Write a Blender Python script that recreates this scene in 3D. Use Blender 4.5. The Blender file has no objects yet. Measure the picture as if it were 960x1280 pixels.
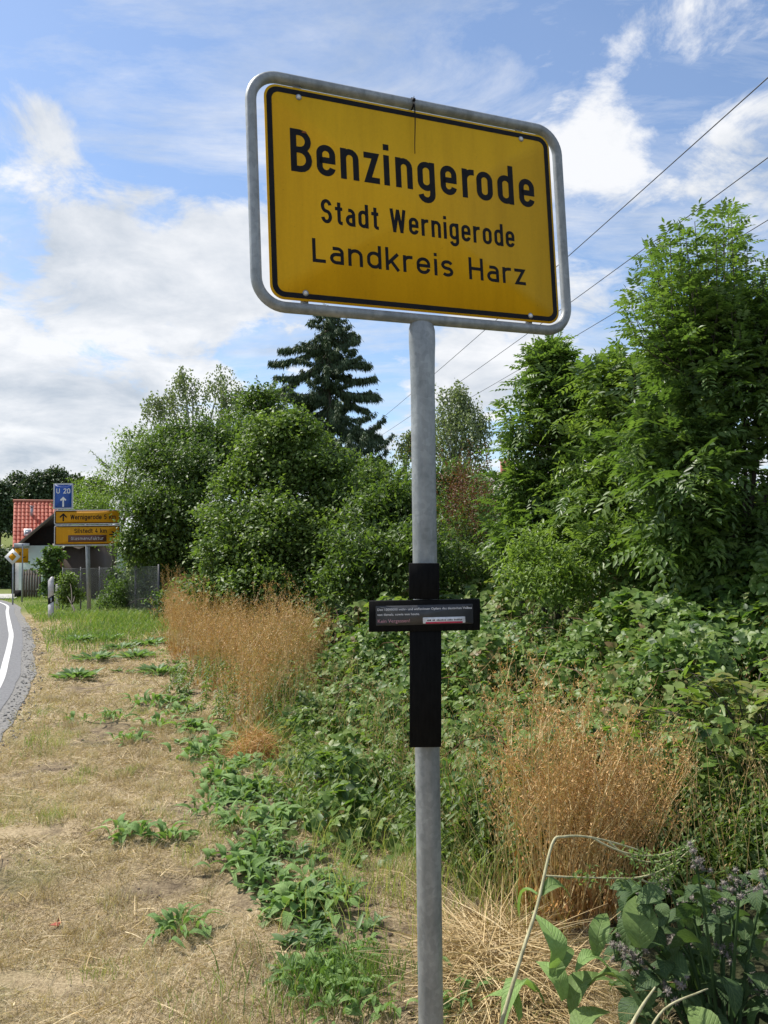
import bpy, math
import numpy as np
from mathutils import Vector, Matrix
S = bpy.context.scene
COL = S.collection
R = math.radians
rng = np.random.default_rng(7)

# ------------------------------------------------------------------ camera
PITCH, ROLL, EYE = 0.045, 0.0105, 1.6
F0 = np.array([0, math.cos(PITCH), math.sin(PITCH)])
U0 = np.array([0, -math.sin(PITCH), math.cos(PITCH)])
R0 = np.array([1.0, 0, 0])
CU = math.cos(ROLL)*U0 + math.sin(ROLL)*R0
CR = math.cos(ROLL)*R0 - math.sin(ROLL)*U0
CF = F0
EYEP = np.array([0, 0, EYE])
cam = bpy.data.cameras.new('camera')
co = bpy.data.objects.new('camera', cam); COL.objects.link(co)
cam.lens = 28.125; cam.sensor_width = 36; cam.clip_start = 0.05; cam.clip_end = 3000
M = Matrix([[CR[i], CU[i], -CF[i], EYEP[i]] for i in range(3)] + [[0, 0, 0, 1]])
co.matrix_world = M
S.camera = co
S.render.resolution_x = 768; S.render.resolution_y = 1024

# ------------------------------------------------------------------ light
SUN_EL, SUN_AZ = R(54), R(-64)          # azimuth from +Y, negative = left
sd = np.array([math.cos(SUN_EL)*math.sin(SUN_AZ), math.cos(SUN_EL)*math.cos(SUN_AZ), math.sin(SUN_EL)])
sl = bpy.data.lights.new('sun', 'SUN'); sl.energy = 4.4; sl.angle = R(0.53); sl.color = (1, .95, .87)
so = bpy.data.objects.new('sun', sl); COL.objects.link(so)
so.rotation_euler = Vector(-sd).to_track_quat('-Z', 'Y').to_euler()
S.view_settings.view_transform = 'Standard'; S.view_settings.look = 'None'
S.view_settings.exposure = 0.58; S.view_settings.gamma = 1.0

def nd(nt, typ, **kw):
    n = nt.nodes.new(typ)
    for k, v in kw.items():
        if k.startswith('_'): n.inputs[int(k[1:])].default_value = v
        else: setattr(n, k, v)
    return n
def lk(nt, a, b): nt.links.new(a, b)
def mathn(nt, op, a, b=None, c=None, clamp=False):
    n = nt.nodes.new('ShaderNodeMath'); n.operation = op; n.use_clamp = clamp
    for i, x in enumerate((a, b, c)):
        if x is None: continue
        if isinstance(x, (int, float)): n.inputs[i].default_value = x
        else: nt.links.new(x, n.inputs[i])
    return n.outputs[0]

def make_world():
    w = bpy.data.worlds.new('World'); S.world = w; w.use_nodes = True
    nt = w.node_tree; nt.nodes.clear()
    out = nd(nt, 'ShaderNodeOutputWorld'); bg = nd(nt, 'ShaderNodeBackground'); bg.inputs[1].default_value = 0.115
    sky = nd(nt, 'ShaderNodeTexSky'); sky.sky_type = 'NISHITA'; sky.sun_disc = False
    sky.sun_elevation = SUN_EL; sky.sun_rotation = SUN_AZ
    sky.air_density = 1.0; sky.dust_density = 0.6; sky.ozone_density = 2.0
    tc = nd(nt, 'ShaderNodeTexCoord')
    sep = nd(nt, 'ShaderNodeSeparateXYZ'); lk(nt, tc.outputs['Generated'], sep.inputs[0])
    zz = mathn(nt, 'ADD', mathn(nt, 'MAXIMUM', sep.outputs[2], 0.0), 0.22)
    px = mathn(nt, 'DIVIDE', sep.outputs[0], zz); py = mathn(nt, 'DIVIDE', sep.outputs[1], zz)
    cmb = nd(nt, 'ShaderNodeCombineXYZ'); lk(nt, px, cmb.inputs[0]); lk(nt, py, cmb.inputs[1])
    def noise(scale, detail, rough, dist, off, rot=0.0, st=1.0):
        mp = nd(nt, 'ShaderNodeMapping'); lk(nt, cmb.outputs[0], mp.inputs[0]); mp.inputs[1].default_value = off; mp.inputs[2].default_value = (0, 0, rot); mp.inputs[3].default_value = (1, st, 1)
        n = nd(nt, 'ShaderNodeTexNoise'); n.inputs['Scale'].default_value = scale; n.inputs['Detail'].default_value = detail
        n.inputs['Roughness'].default_value = rough; n.inputs['Distortion'].default_value = dist
        lk(nt, mp.outputs[0], n.inputs[0]); return n.outputs[0]
    n1 = noise(1.7, 13, .60, .35, CLOUD_OFF[0])
    n2 = noise(4.2, 12, .66, .6, CLOUD_OFF[1])
    n3 = noise(2.3, 10, .56, .2, CLOUD_OFF[2])
    n4 = noise(1.5, 12, .66, .5, (2.2, 9.1, 0), .7, 2.6)
    # thick cloud amount with a few broad banks where they stand in the sky
    dens = mathn(nt, 'MULTIPLY_ADD', n1, 1.0, mathn(nt, 'MULTIPLY', n2, .5))
    def bank(d, width, amt):
        d = np.array(d, float); d /= np.linalg.norm(d)
        dp = nd(nt, 'ShaderNodeVectorMath', operation='DOT_PRODUCT'); lk(nt, tc.outputs['Generated'], dp.inputs[0])
        dp.inputs[1].default_value = d
        mr = nd(nt, 'ShaderNodeMapRange', interpolation_type='SMOOTHSTEP'); lk(nt, dp.outputs['Value'], mr.inputs[0])
        mr.inputs[1].default_value = math.cos(width); mr.inputs[2].default_value = 1.0
        mr.inputs[3].default_value = 0; mr.inputs[4].default_value = amt
        return mr.outputs[0]
    for d, wd, am in BANKS:
        dens = mathn(nt, 'ADD', dens, bank(d, wd, am))
    hz = nd(nt, 'ShaderNodeMapRange'); lk(nt, sep.outputs[2], hz.inputs[0])
    hz.inputs[1].default_value = 0.0; hz.inputs[2].default_value = .3; hz.inputs[3].default_value = .12; hz.inputs[4].default_value = 0
    dens = mathn(nt, 'ADD', dens, hz.outputs[0])
    mr = nd(nt, 'ShaderNodeMapRange', interpolation_type='SMOOTHSTEP'); lk(nt, dens, mr.inputs[0])
    mr.inputs[1].default_value = .745; mr.inputs[2].default_value = .91
    thin = nd(nt, 'ShaderNodeMapRange'); lk(nt, n4, thin.inputs[0])
    thin.inputs[1].default_value = .43; thin.inputs[2].default_value = .66; thin.inputs[3].default_value = .06; thin.inputs[4].default_value = .74
    mask = mathn(nt, 'MAXIMUM', mr.outputs[0], thin.outputs[0], clamp=True)
    mask = mathn(nt, 'MULTIPLY', mask, .96)
    ccol = nd(nt, 'ShaderNodeValToRGB'); lk(nt, mathn(nt, 'MULTIPLY_ADD', n3, .8, mathn(nt, 'MULTIPLY', n2, .35)), ccol.inputs[0])
    e = ccol.color_ramp.elements
    e[0].position = .42; e[0].color = (.52, .58, .66, 1); e[1].position = .66; e[1].color = (.92, .93, .95, 1)
    sc = nd(nt, 'ShaderNodeVectorMath', operation='SCALE'); lk(nt, ccol.outputs[0], sc.inputs[0]); sc.inputs['Scale'].default_value = CLOUD_GAIN
    tint = nd(nt, 'ShaderNodeMixRGB', blend_type='MULTIPLY'); tint.inputs[0].default_value = 1; lk(nt, sky.outputs[0], tint.inputs[1]); tint.inputs[2].default_value = SKY_TINT
    mx = nd(nt, 'ShaderNodeMixRGB'); lk(nt, mask, mx.inputs[0]); lk(nt, tint.outputs[0], mx.inputs[1]); lk(nt, sc.outputs[0], mx.inputs[2])
    lk(nt, mx.outputs[0], bg.inputs[0]); lk(nt, bg.outputs[0], out.inputs[0])
CLOUD_OFF = [(3.1, 1.7, 0), (0.4, 5.2, 0), (7.3, 2.2, 0)]
CLOUD_GAIN = 6.2
SKY_TINT = (.92, .98, 1.04, 1)
def pdir(u, v): return CR*(u-480)/1000 + CU*(640-v)/1000 + CF
BANKS = [(pdir(60, 500), .30, .18), (pdir(240, 360), .14, .14), (pdir(120, 240), .12, .08), (pdir(820, 330), .26, .08), (pdir(900, 120), .16, .01), (pdir(40, 170), .06, .10), (pdir(620, 440), .10, .12),
         (pdir(620, 50), .15, -.16), (pdir(320, 440), .05, -.16), (pdir(470, 500), .05, -.14), (pdir(20, 300), .06, -.16), (pdir(200, 300), .05, -.10), (pdir(300, 200), .07, -.08)]
make_world()

# ------------------------------------------------------------------ terrain
RX = [(4, -18), (1.6, -9), (-1.4, -1), (-2.45, 2.2), (-3.2, 5.1), (-3.72, 7.06), (-4.58, 9.51), (-5.62, 11.94), (-7.0, 15.05), (-7.9, 16.93), (-9.33, 19.91), (-11.4, 24.24), (-13.46, 28.63), (-15.56, 32.46), (-17.91, 36.3), (-21.59, 40.79), (-27.15, 45.32), (-40, 52)]
def road_x(y): return np.interp(y, [p[1] for p in RX], [p[0] for p in RX])
def front(y):                               # left edge of the rough growth along the verge
    y = np.asarray(y, float)
    return np.where(y > 4, .35-.335*(y-4), .35+.12*(4-y))
def sdist(x, y): return (np.asarray(x, float)-front(y))*.95
def vnoise(x, y, s, seed=0):
    x = np.asarray(x, float)/s; y = np.asarray(y, float)/s
    xi = np.floor(x); yi = np.floor(y); fx = x-xi; fy = y-yi
    fx = fx*fx*(3-2*fx); fy = fy*fy*(3-2*fy)
    def h(a, b): return np.modf(np.abs(np.sin(a*127.1+b*311.7+seed*17.3)*43758.5453))[0]
    return (h(xi, yi)*(1-fx)+h(xi+1, yi)*fx)*(1-fy)+(h(xi, yi+1)*(1-fx)+h(xi+1, yi+1)*fx)*fy
def ground(x, y):
    x = np.asarray(x, float); y = np.asarray(y, float)
    z = -.029*np.clip(y-17, 0, 38)
    z = z+.0*x
    s = sdist(x, y)
    bank = .2*np.clip(s-1.2, 0, 16)
    bank = np.where(s > 17.2, 3.2, bank)
    z = z+bank*np.clip((70-y)/30, 0, 1)
    # shallow hollow before the bank, small bumps of the verge
    z = z-.12*np.exp(-((s-.7)/.6)**2)*np.clip(y/3, 0, 1)
    k = np.clip((x-road_x(y)-.55)/.5, 0, 1)*np.exp(-np.clip(y-10, 0, 99)/8)
    z = z+k*(.06*(vnoise(x, y, .9, 1)-.5)+.045*(vnoise(x, y, .3, 2)-.5))
    # hill far behind
    z = z+np.clip((y-75)/60, 0, 1)*5*np.clip((10-x)/60+.4, 0, 1.2)
    return z
def soilspot(x, y):
    return sum(np.exp(-((x-a)/p)**2-((y-b)/q)**2) for a, b, p, q in ((-.22, 3.35, .28, .22), (-1.42, 3.1, .3, .1), (-.55, 3.75, .18, .12), (-2.1, 4.6, .3, .12), (-.75, 5.2, .2, .2)))
def hit(u, v):
    d = pdir(u, v); ts = 1.0*1.002**np.arange(2600); Q = EYEP+d*ts[:, None]; z = ground(Q[:, 0], Q[:, 1]); below = np.nonzero(Q[:, 2] <= z)[0]
    p = Q[below[0]] if len(below) else Q[-1]
    return p
def at(u, v, Y):
    d = pdir(u, v); return EYEP+d*(Y/d[1])
def px(Y): return Y/1000.0                   # metres per photo pixel at depth Y

# ------------------------------------------------------------------ materials
def bsdf(name):
    m = bpy.data.materials.new(name); m.use_nodes = True
    nt = m.node_tree; b = nt.nodes['Principled BSDF']; return m, nt, b
def ramp(nt, fac, cols, interp='LINEAR'):
    r = nd(nt, 'ShaderNodeValToRGB'); r.color_ramp.interpolation = interp
    e = r.color_ramp.elements
    while len(e) < len(cols): e.new(.5)
    for el, (p, c) in zip(e, cols): el.position = p; el.color = (*c, 1)
    if fac is not None: lk(nt, fac, r.inputs[0])
    return r.outputs[0]
def tnoise(nt, scale, detail=6, rough=.6, obj=True, stretch=None):
    tc = nd(nt, 'ShaderNodeTexCoord'); n = nd(nt, 'ShaderNodeTexNoise')
    n.inputs['Scale'].default_value = scale; n.inputs['Detail'].default_value = detail; n.inputs['Roughness'].default_value = rough
    src = tc.outputs['Object']
    if stretch:
        mp = nd(nt, 'ShaderNodeMapping'); mp.inputs[3].default_value = stretch; lk(nt, src, mp.inputs[0]); src = mp.outputs[0]
    lk(nt, src, n.inputs[0]); return n.outputs[0]
def veined(name, cols, freq=60, slope=1.1, rough=.6):
    m = leafmat(name, cols, .25, rough, .25); nt = m.node_tree; b = nt.nodes['Principled BSDF']
    tc = nd(nt, 'ShaderNodeTexCoord'); sp = nd(nt, 'ShaderNodeSeparateXYZ'); lk(nt, tc.outputs['Object'], sp.inputs[0])
    ax = mathn(nt, 'ABSOLUTE', sp.outputs[0]); ph_ = mathn(nt, 'MULTIPLY', mathn(nt, 'SUBTRACT', sp.outputs[1], mathn(nt, 'MULTIPLY', ax, slope)), freq*6.283)
    side = mathn(nt, 'POWER', mathn(nt, 'MULTIPLY_ADD', mathn(nt, 'SINE', ph_), .5, .5), 7.0)
    mid = mathn(nt, 'SUBTRACT', 1.0, mathn(nt, 'MULTIPLY', ax, 330.0), clamp=True)
    n = tnoise(nt, 55, 5, .6); v = mathn(nt, 'MAXIMUM', mathn(nt, 'MULTIPLY', side, .55), mid)
    old = b.inputs['Base Color'].links[0].from_socket
    mx = nd(nt, 'ShaderNodeMixRGB'); lk(nt, mathn(nt, 'MULTIPLY', v, .55), mx.inputs[0]); lk(nt, old, mx.inputs[1]); mx.inputs[2].default_value = (.24, .32, .13, 1)
    br = nd(nt, 'ShaderNodeMixRGB', blend_type='MULTIPLY'); br.inputs[0].default_value = .8; lk(nt, mx.outputs[0], br.inputs[1]); lk(nt, ramp(nt, n, [(.3, (.62, .66, .55)), (.65, (1.1, 1.1, 1.05))]), br.inputs[2])
    lk(nt, br.outputs[0], b.inputs['Base Color'])
    bp = nd(nt, 'ShaderNodeBump'); bp.inputs['Strength'].default_value = .7; bp.inputs['Distance'].default_value = .003
    lk(nt, mathn(nt, 'SUBTRACT', mathn(nt, 'MULTIPLY', n, .6), v), bp.inputs['Height']); lk(nt, bp.outputs[0], b.inputs['Normal'])
    return m
def plain(name, cols, scale=8, rough=.6, metal=0.0, bump=0.0, spec=.5, stretch=None, detail=6):
    m, nt, b = bsdf(name)
    n = tnoise(nt, scale, detail, .6, stretch=stretch)
    lk(nt, ramp(nt, n, [(.3+.4*i/max(1, len(cols)-1), c) for i, c in enumerate(cols)]), b.inputs['Base Color'])
    b.inputs['Roughness'].default_value = rough; b.inputs['Metallic'].default_value = metal
    b.inputs['Specular IOR Level'].default_value = spec
    if bump:
        bp = nd(nt, 'ShaderNodeBump'); bp.inputs['Strength'].default_value = bump; bp.inputs['Distance'].default_value = .01
        lk(nt, n, bp.inputs['Height']); lk(nt, bp.outputs[0], b.inputs['Normal'])
    return m
def leafmat(name, cols, trans=.34, rough=.48, spec=.3, tcol=1.35):
    m, nt, b = bsdf(name)
    a = nd(nt, 'ShaderNodeAttribute'); a.attribute_name = 'rnd'
    c = ramp(nt, a.outputs['Fac'], [(i/max(1, len(cols)-1), c) for i, c in enumerate(cols)])
    lk(nt, c, b.inputs['Base Color']); b.inputs['Roughness'].default_value = rough; b.inputs['Specular IOR Level'].default_value = spec
    if trans:
        t = nd(nt, 'ShaderNodeBsdfTranslucent'); mul = nd(nt, 'ShaderNodeMixRGB', blend_type='MULTIPLY'); mul.inputs[0].default_value = 1
        lk(nt, c, mul.inputs[1]); mul.inputs[2].default_value = (1.25*tcol, 1.35*tcol, .6*tcol, 1); lk(nt, mul.outputs[0], t.inputs[0])
        mx = nd(nt, 'ShaderNodeMixShader'); mx.inputs[0].default_value = trans
        lk(nt, b.outputs[0], mx.inputs[1]); lk(nt, t.outputs[0], mx.inputs[2])
        lk(nt, mx.outputs[0], nt.nodes['Material Output'].inputs[0])
    return m
MT = {}
MT['leaf_dark'] = leafmat('leaf_dark', [(0.046, 0.079, 0.024), (0.090, 0.150, 0.036), (0.143, 0.218, 0.055)])
MT['leaf_mid'] = leafmat('leaf_mid', [(0.041, 0.071, 0.020), (0.087, 0.141, 0.032), (0.163, 0.229, 0.056)])
MT['leaf_light'] = leafmat('leaf_light', [(0.082, 0.131, 0.031), (0.151, 0.229, 0.046), (0.236, 0.322, 0.073)])
MT['leaf_ash'] = leafmat('leaf_ash', [(0.051, 0.084, 0.026), (0.100, 0.166, 0.041), (0.184, 0.257, 0.067)], rough=.4)
MT['leaf_birch'] = leafmat('leaf_birch', [(0.115, 0.157, 0.067), (0.173, 0.216, 0.101), (0.240, 0.276, 0.134)], trans=.25)
MT['leaf_nettle'] = leafmat('leaf_nettle', [(0.047, 0.080, 0.018), (0.093, 0.145, 0.031), (0.159, 0.211, 0.054)])
MT['leaf_spruce'] = leafmat('leaf_spruce', [(0.041, 0.071, 0.038), (0.073, 0.116, 0.055), (0.132, 0.179, 0.075)], trans=.05, rough=.6)
MT['leaf_far'] = leafmat('leaf_far', [(.04, .06, .03), (.06, .095, .04), (.09, .13, .055)], trans=.15)
MT['leaf_bramble'] = leafmat('leaf_bramble', [(0.032, 0.067, 0.017), (0.075, 0.140, 0.027), (0.140, 0.218, 0.044), (0.193, 0.248, 0.072), (0.193, 0.134, 0.060)], rough=.45)
MT['leaf_weed'] = leafmat('leaf_weed', [(0.086, 0.149, 0.058), (0.132, 0.215, 0.078), (0.184, 0.270, 0.111)], rough=.5)
MT['leaf_burdock'] = leafmat('leaf_burdock', [(.035, .07, .03), (.06, .11, .04), (.09, .15, .05)], rough=.55)
MT['leaf_pale'] = leafmat('leaf_pale', [(.10, .17, .05), (.15, .22, .07), (.2, .27, .1)], rough=.55)
MT['weed_leaf'] = veined('weed_leaf', [(0.106, 0.190, 0.058), (0.171, 0.280, 0.085), (0.248, 0.358, 0.130)], 70)
MT['burdock_leaf'] = veined('burdock_leaf', [(.04, .075, .032), (.065, .115, .045), (.1, .155, .06)], 45)
MT['pale_leaf'] = veined('pale_leaf', [(.10, .165, .05), (.14, .21, .065), (.18, .25, .09)], 34, .8)
MT['leaf_red'] = leafmat('leaf_red', [(.09, .035, .02), (.15, .06, .03), (.2, .1, .04)], trans=.2)
MT['dry_seed'] = leafmat('dry_seed', [(0.272, 0.133, 0.048), (0.514, 0.281, 0.098), (0.660, 0.459, 0.207)], trans=.2, tcol=.8)
MT['dry_stem'] = leafmat('dry_stem', [(.38, .24, .1), (.54, .38, .17), (.64, .52, .29)], trans=.15, tcol=.8)
MT['grass'] = leafmat('grass', [(0.197, 0.140, 0.084), (0.417, 0.321, 0.193), (0.568, 0.461, 0.290), (0.695, 0.594, 0.411), (0.383, 0.373, 0.167), (0.174, 0.233, 0.078)], trans=.2, rough=.6, spec=.3, tcol=.8)
MT['grass_green'] = leafmat('grass_green', [(.08, .15, .03), (.16, .25, .055), (.36, .36, .14)], trans=.3)
MT['straw'] = leafmat('straw', [(.3, .2, .09), (.5, .37, .18), (.66, .53, .31)], trans=.1, rough=.55, tcol=.8)
MT['pale_stem'] = plain('pale_stem', [(.22, .2, .1), (.36, .34, .19), (.5, .46, .28)], 30, .7, bump=.4, stretch=(1, 1, .3))
MT['bark'] = plain('bark', [(.05, .04, .03), (.12, .1, .075)], 14, .9, bump=.5, stretch=(1, 1, .25))
MT['bark_birch'] = plain('bark_birch', [(.06, .05, .045), (.4, .39, .36), (.55, .54, .5)], 5, .8, stretch=(1, 1, 3))
MT['galv'] = plain('galvanised_steel', [(.20, .215, .215), (.28, .295, .295), (.36, .375, .37)], 22, .5, .4, .05, stretch=(1, 1, .35))
def spangle(m):
    nt = m.node_tree; b = nt.nodes['Principled BSDF']; old = b.inputs['Base Color'].links[0].from_socket; v = nd(nt, 'ShaderNodeTexVoronoi'); v.inputs['Scale'].default_value = 75
    tc = nd(nt, 'ShaderNodeTexCoord'); lk(nt, tc.outputs['Object'], v.inputs['Vector']); mx = nd(nt, 'ShaderNodeMixRGB', blend_type='MULTIPLY'); mx.inputs[0].default_value = .28
    bw = nd(nt, 'ShaderNodeRGBToBW'); lk(nt, v.outputs['Color'], bw.inputs[0]); lk(nt, old, mx.inputs[1]); lk(nt, ramp(nt, bw.outputs[0], [(.2, (.62, .64, .64)), (.8, (1.25, 1.25, 1.25))]), mx.inputs[2]); lk(nt, mx.outputs[0], b.inputs['Base Color'])
    st = tnoise(nt, 9, 6, .7, stretch=(1, 1, .12)); m2 = nd(nt, 'ShaderNodeMixRGB', blend_type='MULTIPLY'); m2.inputs[0].default_value = 1; lk(nt, mx.outputs[0], m2.inputs[1]); lk(nt, ramp(nt, st, [(.35, (.84, .84, .83)), (.6, (1.03, 1.03, 1.03))]), m2.inputs[2]); lk(nt, m2.outputs[0], b.inputs['Base Color'])
spangle(MT['galv'])
MT['galv_dull'] = plain('dull_steel', [(.24, .26, .28), (.38, .4, .42)], 12, .5, .4)
MT['sign_back'] = plain('sign_back', [(.4, .41, .42), (.5, .51, .52)], 10, .45, .5)
MT['black_print'] = plain('black_print', [(.008, .008, .01), (.014, .014, .016)], 30, .6, spec=.12)
MT['black_board'] = plain('black_board', [(.004, .004, .004), (.009, .009, .009)], 18, .65, spec=.06, bump=.05, stretch=(6, 6, 1))
MT['plaque'] = plain('plaque_film', [(.022, .023, .027), (.045, .047, .053)], 25, .35, spec=.5)
MT['print_white'] = plain('print_white', [(.5, .5, .52), (.75, .75, .76)], 60, .5)
MT['print_pink'] = plain('print_pink', [(.35, .16, .19), (.5, .26, .3)], 60, .5)
MT['print_red'] = plain('print_red', [(.45, .02, .06), (.55, .04, .09)], 40, .5)
MT['white_paint'] = plain('white_paint', [(.66, .66, .64), (.8, .8, .78)], 9, .5)
MT['weathered_white'] = plain('weathered_white', [(.36, .35, .35), (.52, .5, .5), (.6, .6, .59)], 14, .6)
MT['sign_blue'] = plain('sign_blue', [(.006, .06, .30), (.01, .08, .36)], 9, .4)
MT['sign_brown'] = plain('sign_brown', [(.085, .028, .018), (.11, .036, .022)], 9, .4)
MT['asphalt'] = plain('asphalt', [(.10, .10, .105), (.14, .14, .145), (.19, .19, .19)], 40, .85, bump=.4, detail=10)
MT['gravel'] = plain('gravel', [(.10, .095, .09), (.17, .165, .155), (.27, .25, .22)], 30, .95, bump=.8, detail=12)
MT['line_paint'] = plain('line_paint', [(.34, .34, .33), (.56, .56, .54), (.64, .64, .62)], 20, .7, detail=10)
MT['paving'] = plain('paving', [(.36, .34, .31), (.46, .44, .41)], 6, .8)
MT['roof_tile'] = leafmat('roof_tile', [(.33, .075, .045), (.44, .115, .07), (.52, .16, .1)], trans=0, rough=.7)
MT['plaster_white'] = plain('plaster_white', [(.58, .58, .53), (.7, .7, .65)], 3, .85)
MT['plaster_green'] = plain('plaster_green', [(.46, .56, .48), (.54, .64, .55)], 2, .85)
MT['dark_wood'] = plain('dark_wood', [(.006, .005, .005), (.014, .012, .011)], 6, .8, spec=.1, stretch=(8, 8, .6))
MT['old_wood'] = plain('old_wood', [(.07, .055, .042), (.13, .105, .08)], 7, .85, stretch=(8, 8, .5))
MT['brown_wood'] = plain('brown_wood', [(.035, .024, .018), (.065, .042, .03)], 7, .8, stretch=(8, 8, .5))
MT['brick'] = plain('brick_red', [(.25, .085, .05), (.36, .14, .09)], 12, .85)
MT['roof_grey'] = plain('roof_grey', [(.24, .21, .18), (.36, .32, .28)], 5, .85)
MT['glass'] = plain('glass_pane', [(.12, .15, .17), (.2, .24, .26)], 3, .1, spec=.8)
MT['flower'] = leafmat('flower', [(.15, .13, .11), (.24, .21, .185), (.33, .29, .27)], trans=.1, rough=.8, tcol=.6)
MT['soil'] = plain('soil', [(.06, .045, .035), (.12, .09, .065)], 15, .95, bump=.8)
MT['rust'] = plain('rust', [(.2, .05, .015), (.3, .09, .02)], 40, .8)
MT['paper'] = plain('paper', [(.6, .6, .58), (.8, .8, .78)], 20, .7)
MT['red_leaf'] = plain('red_leaf', [(.25, .04, .02), (.36, .08, .03)], 20, .6)
MT['wire'] = plain('wire', [(.05, .05, .055), (.08, .08, .085)], 3, .5, .5)
MT['mesh_wire'] = plain('mesh_wire', [(.10, .11, .11), (.18, .19, .19)], 3, .5, .5)

def sign_yellow(name, base=(.80, .435, .006)):
    m, nt, b = bsdf(name)
    n = tnoise(nt, 3.0, 8, .65, stretch=(1, 1, .35)); n2 = tnoise(nt, 130, 2, .5)
    c1 = ramp(nt, n, [(.3, tuple(x*.86 for x in base)), (.7, base)])
    c2 = nd(nt, 'ShaderNodeMixRGB', blend_type='MULTIPLY'); c2.inputs[0].default_value = .12
    lk(nt, c1, c2.inputs[1]); lk(nt, n2, c2.inputs[2]); lk(nt, c2.outputs[0], b.inputs['Base Color'])
    st = tnoise(nt, 16, 7, .7, stretch=(1, 1, .07)); sp = tnoise(nt, 95, 3, .6)
    d1 = nd(nt, 'ShaderNodeMixRGB', blend_type='MULTIPLY'); d1.inputs[0].default_value = 1; lk(nt, c2.outputs[0], d1.inputs[1]); lk(nt, ramp(nt, st, [(.38, (.92, .91, .90)), (.56, (1, 1, 1))]), d1.inputs[2])
    d2 = nd(nt, 'ShaderNodeMixRGB', blend_type='MULTIPLY'); d2.inputs[0].default_value = 1; lk(nt, d1.outputs[0], d2.inputs[1]); lk(nt, ramp(nt, sp, [(.70, (1, 1, 1)), (.78, (.62, .58, .5))]), d2.inputs[2])
    lk(nt, d2.outputs[0], b.inputs['Base Color'])
    b.inputs['Roughness'].default_value = .6; b.inputs['Specular IOR Level'].default_value = .2
    return m
MT['sign_yellow'] = sign_yellow('sign_yellow'); MT['sign_orange'] = sign_yellow('sign_orange', (.68, .31, .006))

def ground_mat():
    m, nt, b = bsdf('ground_soil_and_thatch')
    a = tnoise(nt, .9, 8, .6); f = tnoise(nt, 9, 10, .7); g = tnoise(nt, 70, 6, .7)
    thatch = ramp(nt, g, [(.3, (.21, .155, .09)), (.5, (.40, .31, .185)), (.72, (.55, .45, .29))])
    soil = ramp(nt, g, [(.3, (.045, .033, .025)), (.7, (.11, .08, .058))])
    green = ramp(nt, g, [(.3, (.06, .075, .025)), (.7, (.2, .19, .08))])
    ba = nd(nt, 'ShaderNodeAttribute'); ba.attribute_name = 'bare'
    k1 = mathn(nt, 'ADD', mathn(nt, 'MULTIPLY', ba.outputs['Fac'], .9), mathn(nt, 'MULTIPLY_ADD', f, 3.0, -1.75), clamp=True)
    k1 = mathn(nt, 'MULTIPLY', k1, .9); k2 = ramp(nt, a, [(.55, (0, 0, 0)), (.7, (.75, .75, .75))])
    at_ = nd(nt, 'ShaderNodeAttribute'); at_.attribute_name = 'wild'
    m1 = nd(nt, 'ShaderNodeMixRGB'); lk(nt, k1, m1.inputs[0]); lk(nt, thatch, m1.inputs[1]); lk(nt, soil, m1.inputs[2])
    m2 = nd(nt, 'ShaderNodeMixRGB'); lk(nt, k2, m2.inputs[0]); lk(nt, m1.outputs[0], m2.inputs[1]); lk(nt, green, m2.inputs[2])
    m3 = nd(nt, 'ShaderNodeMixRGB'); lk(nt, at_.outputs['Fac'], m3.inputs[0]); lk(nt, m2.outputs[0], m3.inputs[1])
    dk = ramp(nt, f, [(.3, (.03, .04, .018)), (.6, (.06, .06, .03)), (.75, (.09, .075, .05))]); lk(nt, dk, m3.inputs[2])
    far = nd(nt, 'ShaderNodeAttribute'); far.attribute_name = 'meadow'
    m4 = nd(nt, 'ShaderNodeMixRGB'); lk(nt, far.outputs['Fac'], m4.inputs[0]); lk(nt, m3.outputs[0], m4.inputs[1])
    lk(nt, ramp(nt, f, [(.3, (.10, .13, .035)), (.7, (.18, .2, .06))]), m4.inputs[2])
    lk(nt, m4.outputs[0], b.inputs['Base Color']); b.inputs['Roughness'].default_value = .95; b.inputs['Specular IOR Level'].default_value = .1
    bp = nd(nt, 'ShaderNodeBump'); bp.inputs['Strength'].default_value = .8; bp.inputs['Distance'].default_value = .02
    lk(nt, g, bp.inputs['Height']); lk(nt, bp.outputs[0], b.inputs['Normal'])
    return m

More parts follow.
